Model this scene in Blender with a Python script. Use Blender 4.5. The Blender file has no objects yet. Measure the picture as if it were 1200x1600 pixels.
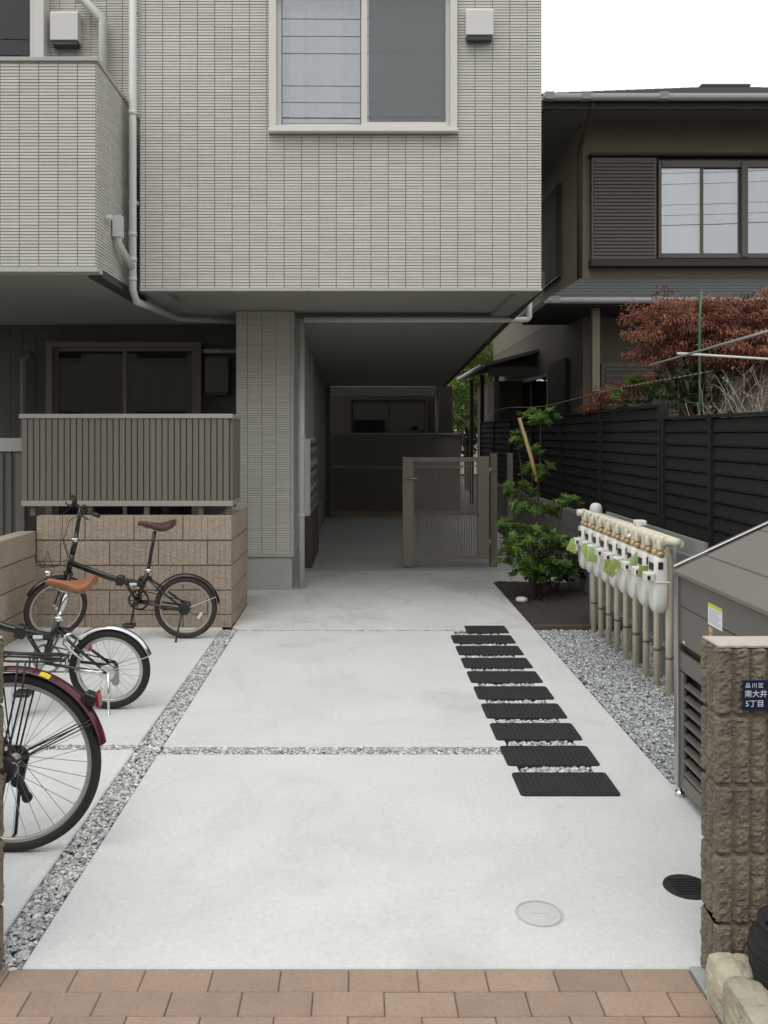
import bpy, bmesh, math, random
from mathutils import Vector, Matrix, noise
import numpy as np

random.seed(7)
rng = np.random.default_rng(7)
R = math.radians
S = bpy.context.scene
COL = S.collection

# ---------------------------------------------------------------- camera
CAM_H, F_PX, VPX, VPY = 1.58, 1350.0, 565.0, 678.0
cam_d = bpy.data.cameras.new('camera')
cam = bpy.data.objects.new('camera', cam_d)
COL.objects.link(cam)
cam.location = (0, 0, CAM_H)
cam.rotation_euler = (R(90), 0, 0)
cam_d.sensor_fit = 'VERTICAL'
cam_d.sensor_height = 24.0
cam_d.lens = F_PX / 1600 * 24.0
cam_d.shift_x = (600 - VPX) / 1600
cam_d.shift_y = -(800 - VPY) / 1600
cam_d.clip_start = 0.05
cam_d.clip_end = 2000
S.camera = cam

# ---------------------------------------------------------------- sky, sun, exposure
SUN_EL, SUN_AZ = R(62), R(205)
W = bpy.data.worlds.new('World')
S.world = W
W.use_nodes = True
nt = W.node_tree
nt.nodes.clear()
sky = nt.nodes.new('ShaderNodeTexSky')
sky.sky_type = 'NISHITA'
sky.sun_disc = False
sky.sun_elevation = SUN_EL
sky.sun_rotation = SUN_AZ
sky.dust_density = 1.0
sky.air_density = 1.0
sky.ozone_density = 1.0
hs = nt.nodes.new('ShaderNodeHueSaturation')
hs.inputs['Saturation'].default_value = 0.13
bg = nt.nodes.new('ShaderNodeBackground')
bg.inputs['Strength'].default_value = 0.15
wo = nt.nodes.new('ShaderNodeOutputWorld')
nt.links.new(sky.outputs[0], hs.inputs['Color'])
mixc = nt.nodes.new('ShaderNodeMix')        # even cloud layer over the clear sky
mixc.data_type = 'RGBA'
mixc.inputs['Factor'].default_value = 0.8
mixc.inputs[7].default_value = (7.2, 7.35, 7.5, 1)
nt.links.new(hs.outputs[0], mixc.inputs[6])
nt.links.new(mixc.outputs[2], bg.inputs['Color'])
nt.links.new(bg.outputs[0], wo.inputs['Surface'])
sun_d = bpy.data.lights.new('sun', 'SUN')
sun_d.energy = 0.8
sun_d.angle = R(32)
sun_d.color = (1.0, 0.98, 0.95)
sun = bpy.data.objects.new('sun', sun_d)
COL.objects.link(sun)
# direction towards the sun, matching the sky texture's azimuth
sdir = Vector((math.sin(SUN_AZ) * math.cos(SUN_EL), math.cos(SUN_AZ) * math.cos(SUN_EL), math.sin(SUN_EL)))
sun.rotation_euler = sdir.to_track_quat('Z', 'Y').to_euler()
S.view_settings.view_transform = 'Standard'
S.view_settings.look = 'None'
S.view_settings.gamma = 1.0
S.view_settings.use_curve_mapping = False
S.view_settings.exposure = 0.3
S.render.engine = 'CYCLES'
S.cycles.max_bounces = 8
S.cycles.diffuse_bounces = 5
S.cycles.transparent_max_bounces = 16
S.cycles.use_denoising = True

# ---------------------------------------------------------------- materials
MATS = {}


def mat(name, col, rough=0.7, var=0.0, scale=6.0, var2=0.0, scale2=60.0, bump=0.0, bscale=80.0, metal=0.0,
        spec=0.5, tint=0.0, orand=0.0, col2=None, stretch=(1, 1, 1), dirt=0.0, objco=False, trowel=0.0, streak=0.0):
    m = bpy.data.materials.new(name)
    m.use_nodes = True
    t = m.node_tree
    n = t.nodes
    L = t.links.new
    b = n['Principled BSDF']
    b.inputs['Roughness'].default_value = rough
    b.inputs['Metallic'].default_value = metal
    b.inputs['Specular IOR Level'].default_value = spec
    if objco:
        co = n.new('ShaderNodeTexCoord').outputs['Object']
    else:
        co = n.new('ShaderNodeNewGeometry').outputs['Position']
    if stretch != (1, 1, 1):
        mp = n.new('ShaderNodeMapping')
        mp.inputs['Scale'].default_value = stretch
        L(co, mp.inputs['Vector'])
        co = mp.outputs['Vector']
    rgb = n.new('ShaderNodeRGB')
    rgb.outputs[0].default_value = (*col, 1)
    cur = rgb.outputs[0]

    def noise_tex(sc, detail=5):
        x = n.new('ShaderNodeTexNoise')
        x.inputs['Scale'].default_value = sc
        x.inputs['Detail'].default_value = detail
        x.inputs['Roughness'].default_value = 0.6
        L(co, x.inputs['Vector'])
        return x.outputs['Fac']

    def scaled(cur, fac, amt):
        # multiply the colour by 1 + amt * (fac - .5) * 2
        ma = n.new('ShaderNodeMath')
        ma.operation = 'MULTIPLY_ADD'
        L(fac, ma.inputs[0])
        ma.inputs[1].default_value = 2 * amt
        ma.inputs[2].default_value = 1 - amt
        v = n.new('ShaderNodeVectorMath')
        v.operation = 'SCALE'
        L(cur, v.inputs[0])
        L(ma.outputs[0], v.inputs['Scale'])
        return v.outputs[0]

    if col2 is not None:
        ramp = n.new('ShaderNodeMapRange')
        ramp.inputs['From Min'].default_value = 0.42
        ramp.inputs['From Max'].default_value = 0.62
        L(noise_tex(scale, 6), ramp.inputs['Value'])
        mx = n.new('ShaderNodeMix')
        mx.data_type = 'RGBA'
        L(ramp.outputs[0], mx.inputs['Factor'])
        L(cur, mx.inputs[6])
        mx.inputs[7].default_value = (*col2, 1)
        cur = mx.outputs[2]
    if var:
        cur = scaled(cur, noise_tex(scale), var)
    if var2:
        cur = scaled(cur, noise_tex(scale2, 2), var2)
    if dirt:
        mr = n.new('ShaderNodeMapRange')
        mr.inputs['From Min'].default_value = 0.55
        mr.inputs['From Max'].default_value = 0.75
        L(noise_tex(scale * 0.35, 8), mr.inputs['Value'])
        cur = scaled(cur, mr.outputs[0], -dirt)
    if trowel:
        for sc_, amt, wd in ((1.3, trowel, 0.012), (3.1, trowel * 0.7, 0.010), (0.55, trowel * 1.2, 0.03)):
            x = n.new('ShaderNodeTexNoise')
            x.inputs['Scale'].default_value = sc_
            x.inputs['Detail'].default_value = 3
            x.inputs['Distortion'].default_value = 1.6
            L(co, x.inputs['Vector'])
            d1 = n.new('ShaderNodeMath'); d1.operation = 'SUBTRACT'
            L(x.outputs['Fac'], d1.inputs[0]); d1.inputs[1].default_value = 0.5
            d2 = n.new('ShaderNodeMath'); d2.operation = 'ABSOLUTE'
            L(d1.outputs[0], d2.inputs[0])
            mr = n.new('ShaderNodeMapRange')
            mr.inputs['From Min'].default_value = 0.0
            mr.inputs['From Max'].default_value = wd
            mr.inputs['To Min'].default_value = 0.0
            mr.inputs['To Max'].default_value = 0.5
            L(d2.outputs[0], mr.inputs['Value'])
            cur = scaled(cur, mr.outputs[0], amt)
            # scaled() darkens by amt on the line and leaves the rest as it is
    if streak:
        mp2 = n.new('ShaderNodeMapping')
        mp2.inputs['Scale'].default_value = (1.0, 1.0, 0.06)
        L(co, mp2.inputs['Vector'])
        x = n.new('ShaderNodeTexNoise')
        x.inputs['Scale'].default_value = 7.0
        x.inputs['Detail'].default_value = 6
        L(mp2.outputs[0], x.inputs['Vector'])
        cur = scaled(cur, x.outputs['Fac'], streak)
    if tint:
        a = n.new('ShaderNodeAttribute')
        a.attribute_name = 'tint'
        cur = scaled(cur, a.outputs['Fac'], tint)
    if orand:
        oi = n.new('ShaderNodeObjectInfo')
        cur = scaled(cur, oi.outputs['Random'], orand)
    L(cur, b.inputs['Base Color'])
    if bump:
        bn = n.new('ShaderNodeBump')
        bn.inputs['Strength'].default_value = bump
        bn.inputs['Distance'].default_value = 0.01
        L(noise_tex(bscale, 4), bn.inputs['Height'])
        L(bn.outputs[0], b.inputs['Normal'])
    MATS[name] = m
    return m


def glass_mat(name, refl=0.08, tintc=(0.9, 0.92, 0.92), rough=0.01):
    m = bpy.data.materials.new(name)
    m.use_nodes = True
    t = m.node_tree
    n = t.nodes
    n.clear()
    L = t.links.new
    o = n.new('ShaderNodeOutputMaterial')
    tr = n.new('ShaderNodeBsdfTransparent')
    tr.inputs[0].default_value = (*tintc, 1)
    gl = n.new('ShaderNodeBsdfGlossy')
    gl.inputs['Roughness'].default_value = rough
    fr = n.new('ShaderNodeFresnel')
    fr.inputs['IOR'].default_value = 1.5
    ad = n.new('ShaderNodeMath')
    ad.operation = 'ADD'
    ad.use_clamp = True
    L(fr.outputs[0], ad.inputs[0])
    ad.inputs[1].default_value = refl
    mx = n.new('ShaderNodeMixShader')
    L(ad.outputs[0], mx.inputs[0])
    L(tr.outputs[0], mx.inputs[1])
    L(gl.outputs[0], mx.inputs[2])
    L(mx.outputs[0], o.inputs['Surface'])
    MATS[name] = m
    return m


def screen_mat(name, col, opac):
    m = bpy.data.materials.new(name)
    m.use_nodes = True
    t = m.node_tree
    n = t.nodes
    n.clear()
    L = t.links.new
    o = n.new('ShaderNodeOutputMaterial')
    tr = n.new('ShaderNodeBsdfTransparent')
    df = n.new('ShaderNodeBsdfDiffuse')
    df.inputs[0].default_value = (*col, 1)
    mx = n.new('ShaderNodeMixShader')
    mx.inputs[0].default_value = opac
    L(tr.outputs[0], mx.inputs[1])
    L(df.outputs[0], mx.inputs[2])
    L(mx.outputs[0], o.inputs['Surface'])
    MATS[name] = m
    return m


def leaf_mat(name, c1, c2, rough=0.5):
    m = bpy.data.materials.new(name)
    m.use_nodes = True
    t = m.node_tree
    n = t.nodes
    L = t.links.new
    b = n['Principled BSDF']
    b.inputs['Roughness'].default_value = rough
    b.inputs['Specular IOR Level'].default_value = 0.35
    a = n.new('ShaderNodeAttribute')
    a.attribute_name = 'tint'
    mx = n.new('ShaderNodeMix')
    mx.data_type = 'RGBA'
    L(a.outputs['Fac'], mx.inputs['Factor'])
    mx.inputs[6].default_value = (*c1, 1)
    mx.inputs[7].default_value = (*c2, 1)
    L(mx.outputs[2], b.inputs['Base Color'])
    tl = n.new('ShaderNodeBsdfTranslucent')
    L(mx.outputs[2], tl.inputs[0])
    ms = n.new('ShaderNodeMixShader')
    ms.inputs[0].default_value = 0.3
    L(b.outputs[0], ms.inputs[1])
    L(tl.outputs[0], ms.inputs[2])
    L(ms.outputs[0], n['Material Output'].inputs['Surface'])
    MATS[name] = m
    return m


mat('asphalt', (0.06, 0.06, 0.06), 0.9, 0.2, 2, 0.2, 120, 0.4, 200)
mat('concrete', (0.535, 0.54, 0.52), 0.85, 0.13, 1.6, 0.11, 45, 0.3, 90, dirt=0.20, trowel=0.038)
mat('concrete_rear', (0.50, 0.495, 0.465), 0.85, 0.18, 1.8, 0.11, 40, 0.3, 90, dirt=0.26, trowel=0.09)
mat('concrete_passage', (0.48, 0.475, 0.445), 0.85, 0.12, 1.5, 0.06, 120, 0.1, 60)
mat('concrete_base', (0.42, 0.42, 0.40), 0.85, 0.12, 3, 0.05, 90, 0.15, 60)
mat('gravel_bed', (0.40, 0.40, 0.385), 0.95, 0.3, 60, 0.3, 160, 0.6, 120)
mat('gravel', (0.52, 0.515, 0.50), 0.8, tint=0.46, bump=0.2, bscale=200)
mat('gravel_side', (0.43, 0.44, 0.445), 0.8, tint=0.48, bump=0.2, bscale=200)
mat('soil', (0.055, 0.042, 0.034), 0.95, 0.3, 12, 0.4, 90, 0.9, 60)
mat('tile', (0.565, 0.552, 0.498), 0.5, 0.03, 2, tint=0.055, spec=0.35, streak=0.045)
mat('mortar', (0.30, 0.297, 0.275), 0.9, 0.1, 3)
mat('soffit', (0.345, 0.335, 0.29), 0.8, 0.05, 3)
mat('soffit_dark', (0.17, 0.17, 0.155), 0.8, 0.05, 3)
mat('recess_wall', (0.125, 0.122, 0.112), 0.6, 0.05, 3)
mat('trim', (0.50, 0.50, 0.43), 0.5, 0.04, 5)
mat('trim_dark', (0.06, 0.06, 0.055), 0.6)
mat('alu', (0.66, 0.645, 0.60), 0.35, 0.03, 5, spec=0.5)
mat('alu_dim', (0.42, 0.41, 0.38), 0.4, 0.03, 5)
mat('pipe_white', (0.60, 0.61, 0.57), 0.4, 0.05, 4)
mat('rubber_seal', (0.03, 0.03, 0.03), 0.6)
mat('curtain', (0.82, 0.84, 0.88), 0.9, 0.05, 3)
mat('curtain_grey', (0.55, 0.57, 0.60), 0.9, 0.06, 3)
mat('room_dark', (0.05, 0.05, 0.05), 0.9)
mat('railing', (0.165, 0.148, 0.122), 0.5, 0.04, 4, orand=0.05)
mat('railing_cap', (0.33, 0.32, 0.285), 0.45, 0.04, 5)
mat('block_tan', (0.385, 0.315, 0.243), 0.95, 0.16, 14, 0.32, 60, 1.0, 60, orand=0.06)
mat('block_dark', (0.20, 0.175, 0.128), 0.95, 0.20, 16, 0.32, 110, 1.0, 110, orand=0.05, col2=(0.24, 0.20, 0.14))
mat('block_cap', (0.50, 0.44, 0.385), 0.95, 0.12, 20, 0.12, 120, 0.4, 120)
mat('block_grey', (0.23, 0.225, 0.21), 0.95, 0.12, 6, 0.12, 90, 0.4, 90, orand=0.06)
mat('block_joint', (0.24, 0.20, 0.16), 0.95)
mat('paver', (0.335, 0.243, 0.183), 0.9, 0.20, 9, 0.20, 90, 0.35, 160, orand=0.10)
mat('paver_joint', (0.21, 0.165, 0.125), 0.95, 0.2, 40)
mat('edge_stone', (0.42, 0.385, 0.29), 0.9, 0.2, 14, 0.15, 90, 0.8, 50, orand=0.16)
mat('kerb', (0.36, 0.36, 0.35), 0.9, 0.12, 10, 0.1, 100, 0.2, 80)
mat('mat_rubber', (0.030, 0.030, 0.029), 0.8, 0.45, 7, 0.45, 160, 0.9, 220)
mat('black_plastic', (0.013, 0.013, 0.013), 0.75, 0.1, 10)
mat('terracotta', (0.34, 0.10, 0.04), 0.8, 0.1, 10)
mat('manhole', (0.56, 0.565, 0.545), 0.85, 0.10, 30)
mat('manhole_line', (0.495, 0.50, 0.485), 0.8)
mat('white_plastic', (0.72, 0.72, 0.68), 0.45, 0.05, 10)
mat('gate', (0.255, 0.23, 0.19), 0.45, 0.04, 5)
mat('gate_post', (0.21, 0.185, 0.15), 0.5, 0.05, 5)
mat('rear_wall', (0.06, 0.05, 0.042), 0.8, 0.08, 3)
mat('rear_brown', (0.20, 0.175, 0.15), 0.7, 0.08, 3)
mat('rear_panel', (0.215, 0.195, 0.17), 0.6, 0.06, 3)
mat('terracotta_step', (0.40, 0.29, 0.20), 0.85, 0.1, 6)
mat('mail_white', (0.88, 0.88, 0.87), 0.3)
mat('mail_door', (0.62, 0.62, 0.61), 0.25, metal=0.3)
mat('dark_slot', (0.01, 0.01, 0.01), 0.6)
mat('brown_panel', (0.10, 0.08, 0.06), 0.6, 0.08, 4)
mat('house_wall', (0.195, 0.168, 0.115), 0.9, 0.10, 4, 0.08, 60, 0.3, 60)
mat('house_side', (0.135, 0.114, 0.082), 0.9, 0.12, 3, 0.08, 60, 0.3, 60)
mat('house_soffit', (0.19, 0.18, 0.155), 0.8, 0.06, 3)
mat('house_trim', (0.055, 0.050, 0.042), 0.85, spec=0.25)
mat('house_roof', (0.085, 0.088, 0.088), 0.85, 0.15, 6, 0.15, 40, 0.3, 40, orand=0.05)
mat('gutter', (0.42, 0.43, 0.42), 0.5, 0.06, 5)
mat('gutter_joint', (0.22, 0.25, 0.23), 0.5)
mat('shutter', (0.10, 0.087, 0.072), 0.5, 0.05, 5)
mat('house_frame', (0.085, 0.08, 0.066), 0.45)
mat('fence', (0.008, 0.0075, 0.007), 0.75, 0.2, 8, stretch=(1, 0.2, 1), orand=0.15)
mat('meter_white', (0.82, 0.81, 0.755), 0.4, 0.04, 20)
mat('meter_dark', (0.03, 0.03, 0.03), 0.3)
mat('meter_cream', (0.70, 0.66, 0.52), 0.5, 0.06, 20)
mat('brass', (0.55, 0.42, 0.25), 0.4, 0.08, 30, metal=0.3)
mat('pipe_beige', (0.86, 0.775, 0.60), 0.55, 0.06, 10)
mat('pipe_grey', (0.25, 0.27, 0.25), 0.5)
mat('clamp', (0.22, 0.21, 0.20), 0.45, metal=0.5)
mat('galv', (0.45, 0.46, 0.46), 0.4, 0.08, 12, metal=0.6)
mat('tag_green', (0.47, 0.56, 0.17), 0.7, 0.2, 40)
mat('tag_mint', (0.52, 0.72, 0.32), 0.7, 0.08, 10)
mat('bin', (0.165, 0.154, 0.134), 0.42, 0.05, 5, metal=0.25)
mat('bin_lid', (0.205, 0.192, 0.167), 0.42, 0.05, 5, metal=0.25)
mat('stainless', (0.42, 0.41, 0.40), 0.28, 0.05, 3, metal=0.8, stretch=(1, 1, 0.2))
mat('paper', (0.78, 0.80, 0.82), 0.6)
mat('paper_line', (0.35, 0.38, 0.42), 0.6)
mat('paper_yellow', (0.62, 0.66, 0.06), 0.6)
mat('sticker_orange', (0.75, 0.22, 0.06), 0.6)
mat('sign_blue', (0.010, 0.018, 0.055), 0.3)
mat('sign_white', (0.80, 0.80, 0.80), 0.5)
mat('bark', (0.10, 0.075, 0.055), 0.9, 0.2, 20, 0.2, 80, 0.6, 60)
mat('twig_pale', (0.30, 0.26, 0.215), 0.9, 0.2, 30)
mat('bamboo', (0.52, 0.36, 0.17), 0.6, 0.12, 10)
mat('stake_green', (0.06, 0.15, 0.06), 0.5)
mat('white_pole', (0.62, 0.64, 0.62), 0.5, 0.1, 10)
mat('wire', (0.05, 0.05, 0.05), 0.6)
mat('beige_house', (0.52, 0.46, 0.36), 0.9, 0.05, 2)
mat('tyre', (0.018, 0.017, 0.016), 0.75, 0.1, 30)
mat('tyre_brown', (0.042, 0.028, 0.022), 0.75, 0.1, 30)
mat('rim_alu', (0.55, 0.55, 0.53), 0.3, metal=0.75)
mat('rim_dull', (0.42, 0.40, 0.36), 0.4, metal=0.5)
mat('chrome', (0.72, 0.72, 0.72), 0.16, metal=0.95)
mat('steel', (0.38, 0.38, 0.38), 0.3, metal=0.8)
mat('frame_black', (0.012, 0.013, 0.014), 0.25, spec=0.6)
mat('frame_green', (0.010, 0.020, 0.014), 0.22, spec=0.6)
mat('maroon', (0.075, 0.009, 0.014), 0.22, spec=0.6)
mat('bike_dark', (0.02, 0.018, 0.018), 0.45)
mat('leather_tan', (0.285, 0.115, 0.055), 0.45, 0.15, 20, bump=0.1, bscale=300)
mat('leather_dark', (0.085, 0.042, 0.030), 0.45, 0.2, 20)
mat('red_reflector', (0.26, 0.012, 0.016), 0.2)
mat('yellow', (0.85, 0.60, 0.02), 0.5)
mat('white_paint', (0.75, 0.75, 0.73), 0.4)
mat('amber', (0.75, 0.70, 0.62), 0.2)
glass_mat('glass', 0.16)
glass_mat('glass_sky', 0.20)
glass_mat('glass_dark', 0.0, (0.6, 0.62, 0.62))
screen_mat('bug_screen', (0.25, 0.26, 0.265), 0.42)
leaf_mat('leaf_green', (0.06, 0.14, 0.028), (0.26, 0.42, 0.085))
leaf_mat('leaf_bright', (0.08, 0.16, 0.025), (0.24, 0.34, 0.08))
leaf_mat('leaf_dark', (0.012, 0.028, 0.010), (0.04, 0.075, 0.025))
leaf_mat('leaf_red', (0.07, 0.030, 0.020), (0.42, 0.175, 0.105), 0.85)
leaf_mat('leaf_pale', (0.16, 0.13, 0.11), (0.36, 0.31, 0.27), 0.8)


# ---------------------------------------------------------------- mesh helpers
class MB:
    def __init__(s, smooth=False):
        s.v, s.f, s.sm, s.t = [], [], [], []
        s.smooth = smooth

    def add(s, vs, fs, smooth=False, tint=0.5):
        o = len(s.v)
        s.v.extend([tuple(p) for p in vs])
        for f in fs:
            s.f.append(tuple(i + o for i in f))
            s.sm.append(smooth)
            s.t.append(tint)
        return s

    def box(s, x0, x1, y0, y1, z0, z1, tint=0.5):
        x0, x1 = min(x0, x1), max(x0, x1)
        y0, y1 = min(y0, y1), max(y0, y1)
        z0, z1 = min(z0, z1), max(z0, z1)
        return s.add([(x0, y0, z0), (x1, y0, z0), (x1, y1, z0), (x0, y1, z0),
                      (x0, y0, z1), (x1, y0, z1), (x1, y1, z1), (x0, y1, z1)],
                     [(0, 3, 2, 1), (4, 5, 6, 7), (0, 1, 5, 4), (1, 2, 6, 5), (2, 3, 7, 6), (3, 0, 4, 7)], tint=tint)

    def obox(s, c, size, m=None):
        hx, hy, hz = size[0] / 2, size[1] / 2, size[2] / 2
        m = m or Matrix.Identity(3)
        c = Vector(c)
        pts = [c + m @ Vector((a * hx, b * hy, d * hz)) for d in (-1, 1) for a, b in ((-1, -1), (1, -1), (1, 1), (-1, 1))]
        return s.add(pts, [(0, 3, 2, 1), (4, 5, 6, 7), (0, 1, 5, 4), (1, 2, 6, 5), (2, 3, 7, 6), (3, 0, 4, 7)])

    def bar(s, a, b, w, h, up=(0, 0, 1)):
        a, b = Vector(a), Vector(b)
        d = (b - a).normalized()
        u = Vector(up)
        if abs(d.dot(u)) > 0.98:
            u = Vector((0, 1, 0))
        sx = d.cross(u).normalized()
        sz = sx.cross(d).normalized()
        m = Matrix((sx, d, sz)).transposed()
        return s.obox((a + b) / 2, (w, (b - a).length, h), m)

    def prism(s, poly, z0, z1, axis='z'):
        def P(u, w, h):
            return {'z': (u, w, h), 'y': (u, h, w), 'x': (h, u, w)}[axis]
        n = len(poly)
        vs = [P(u, w, z0) for u, w in poly] + [P(u, w, z1) for u, w in poly]
        fs = [tuple(range(n))[::-1], tuple(range(n, 2 * n))]
        fs += [(i, (i + 1) % n, n + (i + 1) % n, n + i) for i in range(n)]
        return s.add(vs, fs)

    def tube(s, pts, r, n=8, caps=True, closed=False, flat=1.0):
        pts = [Vector(p) for p in pts]
        k = len(pts)
        rs = r if isinstance(r, (list, tuple)) else [r] * k
        tang = []
        for i in range(k):
            a = pts[(i - 1) % k] if (i > 0 or closed) else pts[i]
            b = pts[(i + 1) % k] if (i < k - 1 or closed) else pts[i]
            t = (b - a)
            tang.append(t.normalized() if t.length > 1e-9 else Vector((0, 0, 1)))
        u = tang[0].orthogonal().normalized()
        vs = []
        for i in range(k):
            t = tang[i]
            u = (u - t * u.dot(t))
            u = u.normalized() if u.length > 1e-6 else t.orthogonal().normalized()
            w = t.cross(u)
            for j in range(n):
                a = 2 * math.pi * j / n
                vs.append(pts[i] + (u * math.cos(a) + w * math.sin(a) * flat) * rs[i])
        fs = []
        rng_k = k if closed else k - 1
        for i in range(rng_k):
            for j in range(n):
                i2 = (i + 1) % k
                fs.append((i * n + j, i * n + (j + 1) % n, i2 * n + (j + 1) % n, i2 * n + j))
        s.add(vs, fs, smooth=n > 5)
        if caps and not closed:
            o = len(s.v) - len(vs)
            s.f.append(tuple(o + j for j in range(n))[::-1]); s.sm.append(False); s.t.append(0.5)
            s.f.append(tuple(o + (k - 1) * n + j for j in range(n))); s.sm.append(False); s.t.append(0.5)
        return s

    def lathe(s, prof, c, n=20, axis='z', smooth=True):
        """prof: list of (radius, height) around axis through c"""
        c = Vector(c)
        vs = []
        for r, h in prof:
            for j in range(n):
                a = 2 * math.pi * j / n
                p = (r * math.cos(a), r * math.sin(a), h)
                if axis == 'y':
                    p = (p[0], p[2], p[1])
                elif axis == 'x':
                    p = (p[2], p[0], p[1])
                vs.append(c + Vector(p))
        fs = []
        for i in range(len(prof) - 1):
            for j in range(n):
                fs.append((i * n + j, i * n + (j + 1) % n, (i + 1) * n + (j + 1) % n, (i + 1) * n + j))
        s.add(vs, fs, smooth=smooth)
        o = len(s.v) - len(vs)
        for i, rev in ((0, True), (len(prof) - 1, False)):
            if prof[i][0] > 1e-6:
                idx = [o + i * n + j for j in range(n)]
                s.f.append(tuple(idx[::-1] if rev else idx)); s.sm.append(False); s.t.append(0.5)
        return s

    def torus(s, c, Rr, r, axis='y', n=40, m=8, wide=1.0, a0=0, a1=2 * math.pi):
        c = Vector(c)
        full = abs(a1 - a0 - 2 * math.pi) < 1e-6
        k = n if full else n + 1
        vs = []
        for i in range(k):
            a = a0 + (a1 - a0) * i / n
            for j in range(m):
                b = 2 * math.pi * j / m
                rad = Rr + r * math.cos(b)
                h = r * wide * math.sin(b)
                p = (rad * math.cos(a), h, rad * math.sin(a)) if axis == 'y' else (rad * math.cos(a), rad * math.sin(a), h)
                vs.append(c + Vector(p))
        fs = []
        for i in range(n):
            for j in range(m):
                i2 = (i + 1) % k
                fs.append((i * m + j, i * m + (j + 1) % m, i2 * m + (j + 1) % m, i2 * m + j))
        s.add(vs, fs, smooth=True)
        return s

    def build(s, name, m, parent=None, origin=None, bevel=0.0, recalc=True, tint=False):
        o = bpy.data.objects.new(name, s.mesh(name, m, origin, bevel, recalc, tint))
        COL.objects.link(o)
        if parent is not None:
            o.parent = parent
        return o

    def mesh(s, name, m, origin=None, bevel=0.0, recalc=True, tint=False):
        me = bpy.data.meshes.new(name)
        if origin is not None:
            ox, oy, oz = origin
            vv = [(p[0] - ox, p[1] - oy, p[2] - oz) for p in s.v]
        else:
            vv = s.v
        me.from_pydata(vv, [], s.f)
        me.polygons.foreach_set('use_smooth', s.sm)
        if tint:
            at = me.attributes.new('tint', 'FLOAT', 'FACE')
            at.data.foreach_set('value', s.t)
        if (recalc or bevel) and len(s.f) < 60000:
            b = bmesh.new()
            b.from_mesh(me)
            bmesh.ops.recalc_face_normals(b, faces=b.faces)
            if bevel:
                es = [e for e in b.edges if e.is_manifold and len(e.link_faces) == 2 and e.calc_face_angle(0) > 0.6]
                bmesh.ops.bevel(b, geom=es, offset=bevel, segments=1, affect='EDGES', profile=0.6)
            b.to_mesh(me)
            b.free()
        me.materials.append(MATS[m] if isinstance(m, str) else m)
        return me


def thing(name, label, cat, loc=(0, 0, 0), rz=0.0, group=None):
    o = bpy.data.objects.new(name, None)
    COL.objects.link(o)
    o.location = loc
    o.rotation_euler = (0, 0, rz)
    o.empty_display_size = 0.1
    tag(o, label, cat, group)
    return o


def tag(o, label=None, cat=None, group=None, kind=None):
    if label: o['label'] = label
    if cat: o['category'] = cat
    if group: o['group'] = group
    if kind: o['kind'] = kind
    return o


def piece(name, me, parent, loc, rot=(0, 0, 0), scale=(1, 1, 1)):
    o = bpy.data.objects.new(name, me)
    COL.objects.link(o)
    o.parent = parent
    o.location = loc
    o.rotation_euler = rot
    o.scale = scale
    return o


def copy_tree(o, parent=None):
    c = o.copy()
    COL.objects.link(c)
    c.parent = parent
    for ch in o.children:
        copy_tree(ch, c)
    return c


def lerp(a, b, t):
    return a + (b - a) * t


# ================================================================ SETTING
g = MB().add([(-300, -300, -0.075), (300, -300, -0.075), (300, 300, -0.075), (-300, 300, -0.075)], [(0, 1, 2, 3)])
tag(g.build('ground', 'asphalt'), kind='structure')

# driveway: concrete slabs with open joints filled with gravel
drive = MB().box(-2.66, 2.2, 2.557, 10.0, -0.07, -0.03).build('driveway', 'gravel_bed')
tag(drive, kind='structure')
TX0, TX1 = 0.74, 1.09
front_poly = [(-1.007, 2.557), (2.2, 2.557), (2.2, 3.90), (1.40, 3.90), (1.40, 6.984), (TX1, 6.984), (TX1, 3.86), (TX0, 3.86),
              (TX0, 4.262), (-1.007, 4.262)]
MB().prism(front_poly, -0.06, 0.0).build('concrete_slab', 'concrete', drive, bevel=0.004)
MB().prism([(-1.007, 4.375), (TX0, 4.375), (TX0, 6.935), (-1.007, 6.935)], -0.06, 0.0).build('concrete_slab', 'concrete', drive, bevel=0.006)
rear_poly = [(-1.054, 7.062), (-1.007, 6.985), (1.40, 6.985), (1.40, 9.27), (2.2, 9.27), (2.2, 9.975), (-1.27, 9.975), (-1.27, 8.0), (-1.057, 8.0)]
MB().prism(rear_poly, -0.06, 0.0).build('concrete_slab', 'concrete_rear', drive, bevel=0.003)
MB().prism([(-2.66, 2.6), (-1.135, 2.6), (-1.135, 4.325), (-2.66, 4.325)], -0.06, 0.0).build('concrete_slab', 'concrete', drive, bevel=0.006)
MB().prism([(-2.66, 4.405), (-1.135, 4.405), (-1.135, 7.06), (-2.66, 7.06)], -0.06, 0.0).build('concrete_slab', 'concrete', drive, bevel=0.006)
passage = MB().box(-0.69, 2.2, 10.0, 17.2, -0.07, -0.04).build('passage_floor', 'gravel_bed')
tag(passage, kind='structure')
for a, b in ((9.995, 11.89), (11.91, 13.79), (13.81, 16.8)):
    MB().box(-0.69, 2.2, a, b, -0.06, 0.0).build('concrete_slab', 'concrete_passage', passage)
terrace = MB().box(-6, -1.27, 7.22, 9.9, -0.06, 0.10).build('terrace_floor', 'concrete_passage')
tag(terrace, kind='structure')


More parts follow.
